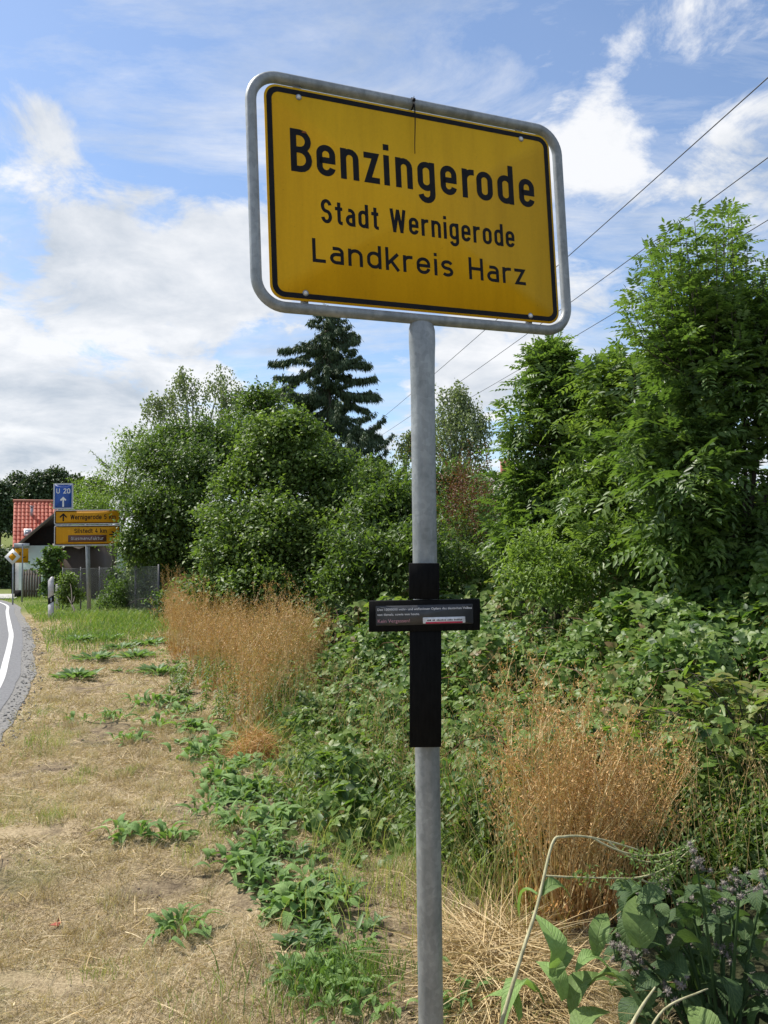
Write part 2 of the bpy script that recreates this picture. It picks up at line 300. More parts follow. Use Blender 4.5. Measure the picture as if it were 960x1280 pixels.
# ------------------------------------------------------------------ geometry helpers
def nrm(v): return v/np.maximum(np.linalg.norm(v, axis=-1, keepdims=True), 1e-9)
class Geo:
    def __init__(s): s.v = []; s.t = []; s.r = []; s.n = 0
    def add(s, v, t, r=None):
        v = np.asarray(v, float).reshape(-1, 3); t = np.asarray(t, np.int64).reshape(-1, 3)
        s.v.append(v); s.t.append(t+s.n); s.n += len(v)
        s.r.append(np.full(len(t), .5) if r is None else np.broadcast_to(np.asarray(r, float), (len(t),)).copy())
        return s
    def quads(s, v, q, r=None):
        q = np.asarray(q).reshape(-1, 4); t = np.concatenate([q[:, [0, 1, 2]], q[:, [0, 2, 3]]])
        if r is not None and np.ndim(r): r = np.concatenate([r, r])
        return s.add(v, t, r)
    def tri_count(s): return sum(len(t) for t in s.t)
    def mesh(s, name, mat, origin=(0, 0, 0), smooth=False):
        v = np.concatenate(s.v)-np.asarray(origin, float); t = np.concatenate(s.t); r = np.concatenate(s.r)
        me = bpy.data.meshes.new(name)
        me.vertices.add(len(v)); me.vertices.foreach_set('co', v.astype(np.float32).ravel())
        me.loops.add(len(t)*3); me.loops.foreach_set('vertex_index', t.astype(np.int32).ravel())
        me.polygons.add(len(t)); me.polygons.foreach_set('loop_start', (np.arange(len(t))*3).astype(np.int32))
        me.polygons.foreach_set('loop_total', np.full(len(t), 3, np.int32))
        if smooth: me.polygons.foreach_set('use_smooth', np.ones(len(t), bool))
        a = me.attributes.new('rnd', 'FLOAT', 'FACE'); a.data.foreach_set('value', np.clip(r, 0, 1).astype(np.float32))
        me.update(calc_edges=True)
        me.materials.append(MT[mat] if isinstance(mat, str) else mat)
        return me
def link(name, me, parent=None, kind=None, label=None):
    o = bpy.data.objects.new(name, me); COL.objects.link(o)
    if parent is not None: o.parent = parent
    if kind: o['kind'] = kind
    if label: o['label'] = label
    return o
def part(g, name, mat, parent, smooth=False, kind=None, label=None):
    p = parent; org = np.zeros(3)
    while p is not None: org = org+np.array(p.location); p = p.parent
    return link(name, g.mesh(name, mat, org, smooth), parent, kind, label)
def tag(o, label, cat, group=None):
    o['label'] = label; o['category'] = cat
    if group: o['group'] = group
    return o
def thing(name, label, cat, loc, group=None):
    o = bpy.data.objects.new(name, None); COL.objects.link(o); o.location = [float(c) for c in loc]; o.empty_display_size = .1
    return tag(o, label, cat, group)
def solo(g, name, mat, label, cat, group=None, smooth=False, loc=(0, 0, 0)):
    o = link(name, g.mesh(name, mat, loc, smooth)); o.location = [float(c) for c in loc]; return tag(o, label, cat, group)
def setting(g, name, mat, kind='structure', smooth=False):
    return link(name, g.mesh(name, mat, (0, 0, 0), smooth), None, kind)

def frames(P):
    T = nrm(np.gradient(P, axis=0)); ref = np.array([0, 0, 1.0]) if abs(T[0][2]) < .9 else np.array([1.0, 0, 0])
    A = []; a = nrm(np.cross(ref, T[0]))
    for t in T:
        a = nrm(a-t*np.dot(a, t)); A.append(a)
    A = np.array(A); return T, A, np.cross(T, A)
def tube(g, P, rad, n=8, r=.5, caps=True):
    P = np.asarray(P, float); rad = np.broadcast_to(np.asarray(rad, float), (len(P),))
    T, A, B = frames(P); th = np.arange(n)*2*math.pi/n
    V = P[:, None]+rad[:, None, None]*(np.cos(th)[None, :, None]*A[:, None]+np.sin(th)[None, :, None]*B[:, None])
    m = len(P); q = []
    for i in range(m-1):
        for j in range(n): q.append((i*n+j, i*n+(j+1) % n, (i+1)*n+(j+1) % n, (i+1)*n+j))
    V = V.reshape(-1, 3); q = np.array(q); t = np.concatenate([q[:, [0, 1, 2]], q[:, [0, 2, 3]]])
    if caps:
        V = np.concatenate([V, P[:1], P[-1:]]); k = m*n
        c = [(k, (j+1) % n, j) for j in range(n)]+[(k+1, (m-1)*n+j, (m-1)*n+(j+1) % n) for j in range(n)]
        t = np.concatenate([t, np.array(c)])
    g.add(V, t, r); return g
def bez(a, b, c, n=8):
    t = np.linspace(0, 1, n)[:, None]; a, b, c = map(np.asarray, (a, b, c))
    return (1-t)**2*a+2*t*(1-t)*b+t*t*c
def box(g, c, ex, ey, ez, r=.5, bev=0.0):
    """box from centre and three half-extent vectors"""
    c, ex, ey, ez = (np.asarray(k, float) for k in (c, ex, ey, ez))
    if bev:
        lx, ly, lz = (np.linalg.norm(k) for k in (ex, ey, ez)); V = []
        pts = []
        for sx in (-1, 1):
            for sy in (-1, 1):
                for sz in (-1, 1):
                    for ax in range(3):
                        f = [1-bev/lx, 1-bev/ly, 1-bev/lz]; f[ax] = 1
                        pts.append(c+ex*sx*f[0]+ey*sy*f[1]+ez*sz*f[2])
        return hull(g, np.array(pts), r)
    V = [c+ex*a+ey*b+ez*d for a in (-1, 1) for b in (-1, 1) for d in (-1, 1)]
    q = [(0, 1, 3, 2), (4, 6, 7, 5), (0, 4, 5, 1), (2, 3, 7, 6), (0, 2, 6, 4), (1, 5, 7, 3)]
    return g.quads(V, q, r)
import bmesh
def hull(g, pts, r=.5):
    bm = bmesh.new()
    for p in pts: bm.verts.new(p)
    bmesh.ops.convex_hull(bm, input=bm.verts[:]); bmesh.ops.triangulate(bm, faces=bm.faces[:])
    bm.verts.index_update()
    used = [v for v in bm.verts if v.link_faces]; idx = {v.index: i for i, v in enumerate(used)}
    g.add([v.co[:] for v in used], [[idx[v.index] for v in f.verts] for f in bm.faces], r); bm.free(); return g
def xyz(x, y, z): return np.array([x, y, z], float)
def abox(g, x0, x1, y0, y1, z0, z1, r=.5, bev=0.0):
    return box(g, ((x0+x1)/2, (y0+y1)/2, (z0+z1)/2), ((x1-x0)/2, 0, 0), (0, (y1-y0)/2, 0), (0, 0, (z1-z0)/2), r, bev)

def rrect(x0, y0, x1, y1, rad, n=6):
    pts = []
    for cx, cy, a0 in ((x1-rad, y0+rad, -90), (x1-rad, y1-rad, 0), (x0+rad, y1-rad, 90), (x0+rad, y0+rad, 180)):
        for k in range(n+1):
            a = R(a0+90*k/n); pts.append((cx+rad*math.cos(a), cy+rad*math.sin(a)))
    return np.array(pts)
class Frame2:
    """a flat frame: origin, right, down, out (towards the viewer)"""
    def __init__(s, o, ex, ed): s.o = np.asarray(o, float); x = nrm(np.asarray(ex, float)); d = nrm(np.asarray(ed, float)); k = np.dot(x, d)/2; s.x = nrm(x-d*k); s.d = nrm(d-x*k); s.d = nrm(s.d-s.x*np.dot(s.d, s.x)); s.n = np.cross(s.d, s.x)*-1
    def p(s, xy, h=0.0):
        xy = np.asarray(xy, float); return s.o+xy[..., :1]*s.x+xy[..., 1:2]*s.d-s.n*h*-1
def slab(g, fr, poly, h0, h1):
    """extruded flat outline between heights h0 and h1"""
    n = len(poly); c = poly.mean(0)[None]
    V = np.concatenate([fr.p(poly, h1), fr.p(poly, h0), fr.p(c, h1), fr.p(c, h0)])
    t = []
    for i in range(n):
        j = (i+1) % n
        t += [(2*n, i, j), (2*n+1, n+j, n+i), (i, n+i, n+j), (i, n+j, j)]
    return g.add(V, t)
def ring(g, fr, outer, inner, h):
    n = len(outer); V = np.concatenate([fr.p(outer, h), fr.p(inner, h)])
    return g.quads(V, [(i, (i+1) % n, n+(i+1) % n, n+i) for i in range(n)])
def stroke(g, fr, pts, w, h):
    P = np.asarray(pts, float); keep = [0]+[i for i in range(1, len(P)) if np.linalg.norm(P[i]-P[i-1]) > 1e-6]; P = P[keep]
    closed = np.linalg.norm(P[0]-P[-1]) < 1e-6
    if closed: P = P[:-1]
    n = len(P); L = []; Rr = []
    for i in range(n):
        a = P[i-1] if (i > 0 or closed) else None; b = P[(i+1) % n] if (i < n-1 or closed) else None
        d0 = nrm(P[i]-a) if a is not None else None; d1 = nrm(b-P[i]) if b is not None else None
        if d0 is None: d0 = d1
        if d1 is None: d1 = d0
        n0 = np.array([-d0[1], d0[0]]); n1 = np.array([-d1[1], d1[0]]); m = nrm(n0+n1); k = 1/max(.35, np.dot(m, n0))
        L.append(P[i]+m*w/2*k); Rr.append(P[i]-m*w/2*k)
    V = fr.p(np.array(L+Rr), h); q = [(i, (i+1) % n, n+(i+1) % n, n+i) for i in range(n if closed else n-1)]
    return g.quads(V, q)

# ------------------------------------------------------------------ stroke lettering (road sign style)
def arc(cx, cy, rx, ry, a0, a1, n=8):
    return [(cx+rx*math.cos(R(a0+(a1-a0)*k/n)), cy+ry*math.sin(R(a0+(a1-a0)*k/n))) for k in range(n+1)]
def glyph(ch, wide):
    a = 1/14; t = 2*a; xh = .735; X = xh-a; C = 1-a
    W = {0: .45, 1: .58}[wide]; w = W
    def bowl(L, Rr, b, tp):
        r = min((Rr-L)/2, (tp-b)/2)
        return arc(Rr-r, tp-r, r, r, 0, 90)+arc(L+r, tp-r, r, r, 90, 180)+arc(L+r, b+r, r, r, 180, 270)+arc(Rr-r, b+r, r, r, 270, 360)+[(Rr, tp-r)]
    if ch == ' ': return [], .3 if not wide else .42
    if ch == 'o': return [bowl(a, w-a, a, X)], w
    if ch == 'e':
        r = (w-t)/2; L, Rr = a, w-a; m = .37
        return [[(L, m), (Rr, m)]+arc(Rr-r, X-r, r, r, 0, 90)+arc(L+r, X-r, r, r, 90, 180)+arc(L+r, a+r, r, r, 180, 270)+arc(Rr-r, a+r, r, r, 270, 350)], w
    if ch in 'nhmr':
        L = a; r = (w-t)/2
        st = [(L, 0), (L, 1 if ch == 'h' else xh)]
        if ch == 'r':
            w = .34 if not wide else .40; r = .2
            return [st, [(L, X-r)]+arc(L+r, X-r, r, r, 180, 90)+[(w, X)]], w
        if ch == 'm':
            w2 = w*.86; r = (w2-t)/2
            return [st, [(L, X-r)]+arc(L+r, X-r, r, r, 180, 0)+[(w2-a, 0)], [(w2-a, X-r)]+arc(w2-a+r, X-r, r, r, 180, 0)+[(2*w2-3*a+a-a*0, 0)]], 2*w2-t
        return [st, [(L, X-r)]+arc(L+r, X-r, r, r, 180, 0)+[(w-a, 0)]], w
    if ch == 'u':
        r = (w-t)/2; return [[(a, xh), (a, a+r)]+arc(a+r, a+r, r, r, 180, 360), [(w-a, 0), (w-a, xh)]], w
    if ch == 'd': return [bowl(a, w-a, a, X), [(w-a, 0), (w-a, 1)]], w
    if ch == 'g':
        r = (w-t)/2; b = -2/7+a
        return [bowl(a, w-a, a+.015, X), [(w-a, xh), (w-a, b+r)]+arc(w-a-r, b+r, r, r, 0, -172)], w
    if ch == 'a':
        w = W*.94; r = .17; L, Rr = a, w-a; r2 = .175
        return [[(L+.05, X), (Rr-r, X)]+arc(Rr-r, X-r, r, r, 90, 0)+[(Rr, 0)], [(Rr, .42), (L+r2, .42)]+arc(L+r2, .42-r2, r2, r2, 90, 270)+[(Rr, .42-2*r2)]], w
    if ch == 'i': return [[(a, 0), (a, xh)], [(a, .855), (a, 1)]], t
    if ch == 'l': return [[(a, 1), (a, a+.08)]+arc(a+.08, a+.08, .08, .08, 180, 270)+[(.24, a)]], .24
    if ch == 't':
        w = .32 if not wide else .38
        return [[(.10+a, .93), (.10+a, a+.1)]+arc(.10+a+.1, a+.1, .1, .1, 180, 270)+[(w, a)], [(0, X), (w, X)]], w
    if ch == 'f': return [[(.1+a, 0), (.1+a, C-.1)]+arc(.2+a, C-.1, .1, .1, 180, 90)+[(.36, C)], [(0, X), (.34, X)]], .36
    if ch == 'z': w = W*.87; return [[(0, X), (w-a*1.3, X), (a*1.3, a), (w, a)]], w
    if ch == 'k': w = W*.95; return [[(a, 0), (a, 1)], [(w-a*.6, xh), (a, .26)], [(.24, .40), (w-a*.4, 0)]], w
    if ch == 's':
        w = W*.9; L, Rr = a, w-a; r = (X-a)/4; rx = min(.2, (Rr-L)/2)
        return [[(Rr-.01, X-r*.7)]+arc(Rr-rx, X-r, rx, r, 40, 90)+arc(L+rx, X-r, rx, r, 90, 270)[0:]+arc(Rr-rx, a+r, rx, r, 90, -90)+arc(L+rx, a+r, rx, r, 270, 215)], w
    if ch == 'S':
        w = .47 if not wide else .64; L, Rr = a, w-a; r = (C-a)/4; rx = (Rr-L)/2
        return [arc(Rr-rx, C-r, rx, r, 12, 90)+arc(L+rx, C-r, rx, r, 90, 250)+arc(Rr-rx, a+r, rx, r, 70, -90)+arc(L+rx, a+r, rx, r, 270, 190)], w
    if ch == 'B':
        w = .5; L, Rr = a, w-a; r1 = .2; r2 = .21; mid = .52
        return [[(L, a), (L, C), (Rr-r1-.01, C)]+arc(Rr-r1-.01, C-r1, r1, (C-mid)/2, 90, -90)[1:] if False else [(L, C), (L, a)],
                [(0, C)]+arc(Rr-r1-.012, (C+mid)/2, r1, (C-mid)/2, 90, -90)+[(L, mid)],
                [(L, mid)]+arc(Rr-r2, (mid+a)/2, r2, (mid-a)/2, 90, -90)+[(0, a)]], w
    if ch == 'W':
        w = .74 if not wide else .95
        return [[(a, 1), (w*.285, 0)], [(w*.265, 0), (w*.505, .98)], [(w*.495, .98), (w*.735, 0)], [(w*.715, 0), (w-a, 1)]], w
    if ch == 'L': w = .42 if not wide else .50; return [[(a, 1), (a, a), (w, a)]], w
    if ch == 'H': w = .47 if not wide else .64; return [[(a, 0), (a, 1)], [(w-a, 0), (w-a, 1)], [(a, .5), (w-a, .5)]], w
    if ch == 'U': w = .6; r = .5*(w-t); return [[(a, 1), (a, a+r)]+arc(a+r, a+r, r, r, 180, 360)+[(w-a, 1)]], w
    if ch == 'G':
        w = .6; L, Rr = a, w-a; r = (w-t)/2
        return [arc(Rr-r, C-r, r, r, 20, 90)+arc(L+r, C-r, r, r, 90, 180)+arc(L+r, a+r, r, r, 180, 270)+arc(Rr-r, a+r, r, r, 270, 360)+[(Rr, .47), (w*.55, .47)]], w
    if ch == '0': w = .54; return [bowl(a, w-a, a, C)], w
    if ch == '2':
        w = .54; r = (w-t)/2
        return [arc(a+r, C-r, r, r, 170, -35)+[(a*1.2, a), (w, a)]], w
    if ch == '5':
        w = .54; r = .24
        return [[(w-.03, C), (a+.03, C), (a, .54), (.18, .6)]+arc(w-a-r, .6-r, r, r, 90, -90)+arc(a+.17, a+.17, .17, .17, 270, 200)], w
    if ch == '4': w = .56; return [[(.34, 1), (a, .3), (w, .3)], [(.4, .5), (.4, 0)]], w
    return [], .3
HB = [0.0004]
def write(g, fr, text, x0, base, H, x1=None, wide=0, gap=.125, lefts=None, rights=None, weight=1/7, word=None):
    """lay a line of lettering on a flat frame; x0..x1 on the frame, base = baseline (down), H = cap height"""
    gl = [glyph(c, wide) for c in text]; pen = 0; pos = []
    for i, (s, w) in enumerate(gl): pos.append(pen); pen += w+(gap if text[i] != ' ' else gap*.6)
    tot = pen-gap; k = (x1-x0)/tot if x1 else H
    for i, (s, w) in enumerate(gl):
        if word is not None and text[:i].count(' ') != word: continue
        if lefts: ox = lefts[i]; sx = (rights[i]-lefts[i])/w
        else: ox = x0+pos[i]*k; sx = k
        for j, pl in enumerate(s):
            P = [(ox+p[0]*sx, base-p[1]*H) for p in pl]
            stroke(g, fr, P, H*weight, HB[0]+.00008*j+.00002*(i % 3))

# ------------------------------------------------------------------ ground, road, setting
def axis(bps):
    out = []
    for (a, b, st) in bps: out += list(np.arange(a, b, st))
    return np.array(out+[bps[-1][1]])
def build_ground():
    xs = axis([(-900, -100, 100), (-100, -30, 10), (-30, -8, 1), (-8, 6, .12), (6, 14, .5), (14, 60, 4), (60, 900, 120)])
    ys = axis([(-600, -40, 80), (-40, -4, 4), (-4, 1, .5), (1, 12, .12), (12, 30, .4), (30, 140, 3), (140, 1500, 170)])
    X, Y = np.meshgrid(xs, ys); Z = ground(X, Y); V = np.stack([X, Y, Z], -1).reshape(-1, 3)
    n = len(xs); i, j = np.meshgrid(np.arange(len(ys)-1), np.arange(n-1), indexing='ij'); b = (i*n+j).ravel()
    q = np.stack([b, b+1, b+n+1, b+n], 1)
    g = Geo().quads(V, q)
    mat = ground_mat(); o = setting(g, 'ground', mat, smooth=True)
    me = o.data
    s = sdist(V[:, 0], V[:, 1])
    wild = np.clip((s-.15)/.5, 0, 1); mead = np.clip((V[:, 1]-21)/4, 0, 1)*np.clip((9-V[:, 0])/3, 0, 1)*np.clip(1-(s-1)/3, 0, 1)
    mead = np.maximum(mead, np.clip((-V[:, 0]-14)/3, 0, 1))
    for nme, val in (('wild', wild), ('meadow', mead), ('bare', np.clip((.45-(vnoise(V[:, 0], V[:, 1], .5, 31)*.6+vnoise(V[:, 0], V[:, 1], .17, 32)*.4))/.12+1.3*soilspot(V[:, 0], V[:, 1]), 0, 1))):
        a = me.attributes.new(nme, 'FLOAT', 'POINT'); a.data.foreach_set('value', val.astype(np.float32))
build_ground()
# edge line of the road, as points seen on the ground
EL = RX
def smooth_path(P, n=12):
    P = np.array(P, float); out = []
    Q = np.concatenate([[2*P[0]-P[1]], P, [2*P[-1]-P[-2]]])
    for i in range(1, len(Q)-2):
        t = np.linspace(0, 1, n, endpoint=False)[:, None]; a, b, c, d = Q[i-1:i+3]
        out.append(.5*((2*b)+(-a+c)*t+(2*a-5*b+4*c-d)*t*t+(-a+3*b-3*c+d)*t**3))
    return np.concatenate(out+[P[-1:]])
LINE = smooth_path(EL)
TL = nrm(np.gradient(LINE, axis=0)); NL = np.stack([TL[:, 1], -TL[:, 0]], 1)      # to the right of travel
def strip(name, mat, o0, o1, lift, wob=0.0, cols=2):
    offs = np.linspace(0, 1, cols); g = Geo(); V = []
    for k, (p, nn) in enumerate(zip(LINE, NL)):
        for c in offs:
            e = o0+(o1-o0)*c
            if wob and c == 1: e += wob*(vnoise(k*.37, 0, 1, 5)-.5)*2+wob*(vnoise(k*1.7, 0, 1, 6)-.5)
            q = p+nn*e; z = float(ground(q[0], q[1])) if e > .1 else float(-.029*np.clip(q[1]-17, 0, 38))
            V.append((q[0], q[1], z+lift))
    n = len(offs); m = len(LINE)
    q = [(i*n+j, i*n+j+1, (i+1)*n+j+1, (i+1)*n+j) for i in range(m-1) for j in range(n-1)]
    return setting(g.quads(V, q), name, mat)
strip('gravel_shoulder', 'gravel', .10, .38, .007, .03, 5)
strip('road', 'asphalt', -6.3, .20, .012, .015, 12)
strip('road_edge_line', 'line_paint', -.042, .042, .016)

# ------------------------------------------------------------------ town sign
SO = np.array([-.359, -1.283, 2.385]); SX = np.array([.926, -.02, .377]); SY = np.array([.034, .999, -.077])
def cw(v): return CR*v[0]-CU*v[1]+CF*v[2]
fr = Frame2(EYEP+cw(SO), cw(SX), cw(SY))
if np.dot(fr.n, -cw(SO)) < 0: fr.n = -fr.n
PH = .66
ptop = fr.p(np.array([.4895, .685]), -.010)
pbase = np.array([ptop[0], ptop[1], float(ground(ptop[0], ptop[1]))-.05])
# the real pole leans a hair; aim its foot at the photo's
foot = at(538.6, 1280, ptop[1]); lean = (foot-ptop)/(ptop[2]-foot[2]); pbase = ptop+lean*(ptop[2]-pbase[2]); 
sign = thing('town_sign', 'large yellow town sign reading Benzingerode in a grey tube frame on a pole', 'town sign', pbase)
g = Geo(); slab(g, fr, rrect(0, 0, 1, PH, .042, 8), -.0035, 0.0); plate = part(g, 'sign_plate', 'sign_yellow', sign)
g = Geo(); slab(g, fr, rrect(.0015, .0015, .9985, PH-.0015, .041, 8), -.0055, -.0036); part(g, 'plate_back', 'sign_back', sign)
g = Geo(); ring(g, fr, rrect(.0065, .0065, .9935, PH-.0065, .037, 8), rrect(.0225, .0225, .9775, PH-.0225, .024, 8), .0004)
part(g, 'border_line', 'black_print', plate)
HB[0] = .0004
BL = [.0755, .1565, .2334, .3104, .3769, .4176, .4929, .5747, .6537, .7067, .7858, .8691]
BR = [.142, .2169, .2931, .3624, .3961, .475, .5545, .633, .6986, .7674, .8479, .9287]
g = Geo(); write(g, fr, 'Benzingerode', 0, .2635, .134, lefts=BL, rights=BR); part(g, 'lettering', 'black_print', plate, label='black lettering reading Benzingerode')
for k, tx in enumerate(('Stadt', 'Wernigerode')):
    g = Geo(); write(g, fr, 'Stadt Wernigerode', .1645, .412, .0755, .8405, 0, .14, word=k); part(g, 'lettering', 'black_print', plate, label='smaller black lettering reading '+tx)
for k, tx in enumerate(('Landkreis', 'Harz')):
    g = Geo(); write(g, fr, 'Landkreis Harz', .1319, .5372, .0737, .8759, 1, .15, word=k); part(g, 'lettering', 'black_print', plate, label='smaller black lettering reading '+tx)
# tube frame
def loop(poly, h): P = fr.p(poly, h); return np.concatenate([P, P[:1]])
g = Geo(); fp = rrect(-.0385, -.0275, 1.0385, PH+.021, .085, 10)
P = loop(fp, -.010)
# ring tube (closed)
def ring_tube(g, P, rad, n=14):
    P = P[:-1]; T = nrm(np.roll(P, -1, 0)-np.roll(P, 1, 0)); N = np.broadcast_to(fr.n, T.shape); B = np.cross(T, N); th = np.arange(n)*2*math.pi/n
    V = P[:, None]+rad*(np.cos(th)[None, :, None]*N[:, None]+np.sin(th)[None, :, None]*B[:, None]); m = len(P)
    q = [(i*n+j, i*n+(j+1) % n, ((i+1) % m)*n+(j+1) % n, ((i+1) % m)*n+j) for i in range(m) for j in range(n)]
    g.quads(V.reshape(-1, 3), q)
ring_tube(g, P, .0168); part(g, 'tube_frame', 'galv', sign, True)
# pole with a flattened head
g = Geo()
hs = np.array([-.012, .012, .03, .07, .12, .17, .22]); P = [ptop+lean*(h) for h in hs]
T = nrm(np.array(lean)); n = 24; V = []
ax = nrm(fr.x-T*np.dot(fr.x, T)); ay = np.cross(T, ax)
prof = [(.030, .012), (.040, .016), (.0445, .022), (.044, .029), (.041, .035), (.039, .0375), (.0382, .0382)]
pts = list(zip(P, prof)); total = ptop[2]-pbase[2]
for h in np.linspace(.5, total, 8): pts.append((ptop+lean*h, (.0382, .0382)))
for p, (a, b) in pts:
    for k in range(n): V.append(p+ax*a*math.cos(2*math.pi*k/n)+ay*b*math.sin(2*math.pi*k/n))
m = len(pts); q = [(i*n+j, i*n+(j+1) % n, (i+1)*n+(j+1) % n, (i+1)*n+j) for i in range(m-1) for j in range(n)]
V.append(pts[0][0]); k = len(V)-1
g.quads(V, q); g.add(V, [(k, j, (j+1) % n) for j in range(n)]); part(g, 'pole', 'galv', sign, True)
for bx_, yt, yb in ((.107, -.0275, .03), (.8885, -.0275, .028), (.107, PH-.03, PH+.021), (.8865, PH-.026, PH+.021)):
    g = Geo(); c = fr.p(np.array([bx_-.001, (yt+yb)/2]), -.012); box(g, c, fr.x*.0115, fr.d*(yb-yt)/2, fr.n*.004); part(g, 'clamp', 'galv_dull', sign)
    by = yb-.002 if yt < 0 else yt+.006
    g = Geo(); c = fr.p(np.array([bx_, by]), .0)
    pts = [c+fr.x*.0058*math.cos(a)+fr.d*.0058*math.sin(a)+fr.n*h for a in np.arange(10)*math.pi/5 for h in (0, .003)]+[c+fr.n*.0048]
    hull(g, pts); part(g, 'bolt', 'paper', sign, True)
    g = Geo(); pts = [c+fr.x*.0092*math.cos(a)+fr.d*.0092*math.sin(a)+fr.n*h for a in np.arange(14)*math.pi/7 for h in (.0006, .0012)]; hull(g, pts); part(g, 'washer', 'galv_dull', sign)
g = Geo()
c = fr.p(np.array([.1205, .136]), .0006); hull(g, [c+fr.x*a*.007*(1+.4*math.sin(3*t))*math.cos(t)+fr.d*.005*(1+.5*math.cos(2*t))*math.sin(t)+fr.n*h for t in np.arange(9)*.7 for h in (0, .0004) for a in (1,)])
part(g, 'rust_spot', 'rust', plate)
# black cable tie over the top tube
tb = fr.p(np.array([.488, -.0275]), -.010)
g = Geo(); th = np.linspace(0, 2*math.pi, 19)
for i in range(18):
    a, b = th[i], th[i+1]; e = []
    for t in (a, b): e.append(tb+(fr.d*math.sin(t)+fr.n*math.cos(t))*.0185)
    for s_ in (-1, 1): e += [e[0]+fr.x*.0024*s_, e[1]+fr.x*.0024*s_]
    o = [(math.sin((a+b)/2), math.cos((a+b)/2))]
    out = (fr.d*o[0][0]+fr.n*o[0][1])*.0012
    hull(g, [p+q_ for p in e[2:] for q_ in (out*0, out)])
tie = thing('cable_tie', 'thin black cable tie looped round the top tube of the yellow sign', 'cable tie', tb)
part(g, 'tie_loop', 'black_print', tie)
g = Geo(); box(g, tb+fr.n*.021-fr.d*.003, fr.x*.0042, fr.d*.004, fr.n*.0032); tube(g, [tb+fr.n*.02-fr.d*.004, tb+fr.n*.02-fr.d*.016+fr.x*.001], [.0018, .001], 5); part(g, 'tie_head', 'black_print', tie)
g = Geo(); P = [tb+fr.n*(.022+.004*math.sin(k*.5))+fr.d*(.003+k*.0172)+fr.x*(-.0004*k) for k in range(11)]; tube(g, P, np.linspace(.0024, .0012, 11), 5); part(g, 'tie_tail', 'black_print', tie)

# ------------------------------------------------------------------ black memorial cross fixed to the pole
cy = ptop[1]-.062
def cat_(u, v): return at(u, v, cy)
crossc = cat_(531, 768)
cross = thing('memorial_cross', 'small black wooden cross with a text plaque, strapped to the grey pole', 'cross', cat_(532, 934))
def board(u0, v0, u1, v1, y0, y1, slant=0.0):
    g = Geo(); pts = []
    for (u, v) in ((u0, v0), (u1, v0-slant), (u1, v1-slant), (u0, v1)):
        for y in (y0, y1):
            p = at(u, v, cy); pts.append(np.array([p[0], y, p[2]]))
    pts = np.array(pts); c = pts.mean(0)
    q = []
    for p in pts:
        for ax_ in range(3):
            s_ = np.sign(c-p)*.0015; s_[ax_] = 0; q.append(p+s_)
    return hull(g, q)
part(board(511.3, 704, 549.2, 749, cy, cy+.020), 'upper_board', 'black_board', cross)
part(board(512.2, 788, 551.8, 934.5, cy, cy+.020, .5), 'lower_board', 'black_board', cross)
part(board(461, 751.2, 600, 790, cy-.004, cy+.019, 2.4), 'cross_board', 'black_board', cross)
for v in (722, 900):
    g = Geo(); p = at(531, v, cy); ty = cy+.062
    th = np.linspace(0, 2*math.pi, 25); P = [(p[0]+.0395*math.cos(t), ty+.0395*math.sin(t), p[2]) for t in th]
    for a, b in zip(P[:-1], P[1:]):
        e = [np.array(k)+np.array([0, 0, dz]) for k in (a, b) for dz in (-.008, .008)]
        e2 = [np.array([k[0]+(k[0]-p[0])*.035, k[1]+(k[1]-ty)*.035, k[2]]) for k in e]; hull(g, e+e2)
    part(g, 'strap', 'galv_dull', cross)
tl, tr_, bl = at(469.5, 757.6, cy-.004), at(591, 755.4, cy-.004), at(470.2, 782.2, cy-.004)
pf = Frame2(tl, tr_-tl, bl-tl)
if pf.n[1] > 0: pf.n = -pf.n
pw, ph = np.linalg.norm(tr_-tl), np.linalg.norm(bl-tl)
g = Geo(); slab(g, pf, rrect(0, 0, pw, ph, .002, 3), .0, .0022); plaque = part(g, 'plaque', 'plaque', cross)
def font_text(txt, x, y, size, width, mat, parent, lab, bold=.0):
    cu = bpy.data.curves.new('lettering', 'FONT'); cu.body = txt; cu.size = 1; cu.resolution_u = 2; cu.offset = bold
    o = bpy.data.objects.new('tmp', cu); COL.objects.link(o); dg = bpy.context.evaluated_depsgraph_get(); me = bpy.data.meshes.new_from_object(o.evaluated_get(dg)); 
    bpy.data.objects.remove(o); me.calc_loop_triangles()
    v = np.array([k.co[:] for k in me.vertices]); t = np.array([k.vertices[:] for k in me.loop_triangles])
    w0 = v[:, 0].max(); v = v*np.array([width/w0, size, 1])
    P = pf.p(np.stack([x+v[:, 0], y-v[:, 1]], 1), .0028); g = Geo().add(P, t); bpy.data.meshes.remove(me)
    part(g, 'lettering', mat, parent, label=lab)
font_text('Den 10000000 wehr- und waffenlosen Opfern des deutschen Volkes', .0045, .0145, .0098, pw-.008, 'print_white', plaque, 'tiny white lettering, first two lines', .012)
font_text('von damals, sowie von heute.', .0045, .0295, .0098, .128, 'print_white', plaque, 'tiny white lettering, second line', .012)
font_text('Kein Vergessen!', .0045, .0505, .0145, .098, 'print_pink', plaque, 'pink lettering reading Kein Vergessen!', .008)
g = Geo(); slab(g, pf, rrect(.142, .0375, .270, .056, .001, 2), .0023, .0028); stk = part(g, 'sticker', 'print_white', cross, label='small white paper strip with a red lower edge')
g = Geo(); slab(g, pf, rrect(.150, .0512, .262, .0562, .001, 2), .0028, .0031); part(g, 'sticker_edge', 'print_red', stk)
g = Geo()
for k in range(26):
    x = .155+k*.0041
    if k in (3, 6, 14, 19): continue
    h_ = .0034+.0012*((k*7) % 3)/2
    slab(g, pf, rrect(x, .0485-h_, x+.0027, .0485, .0004, 1), .0029, .0031)
part(g, 'sticker_marks', 'black_print', stk)

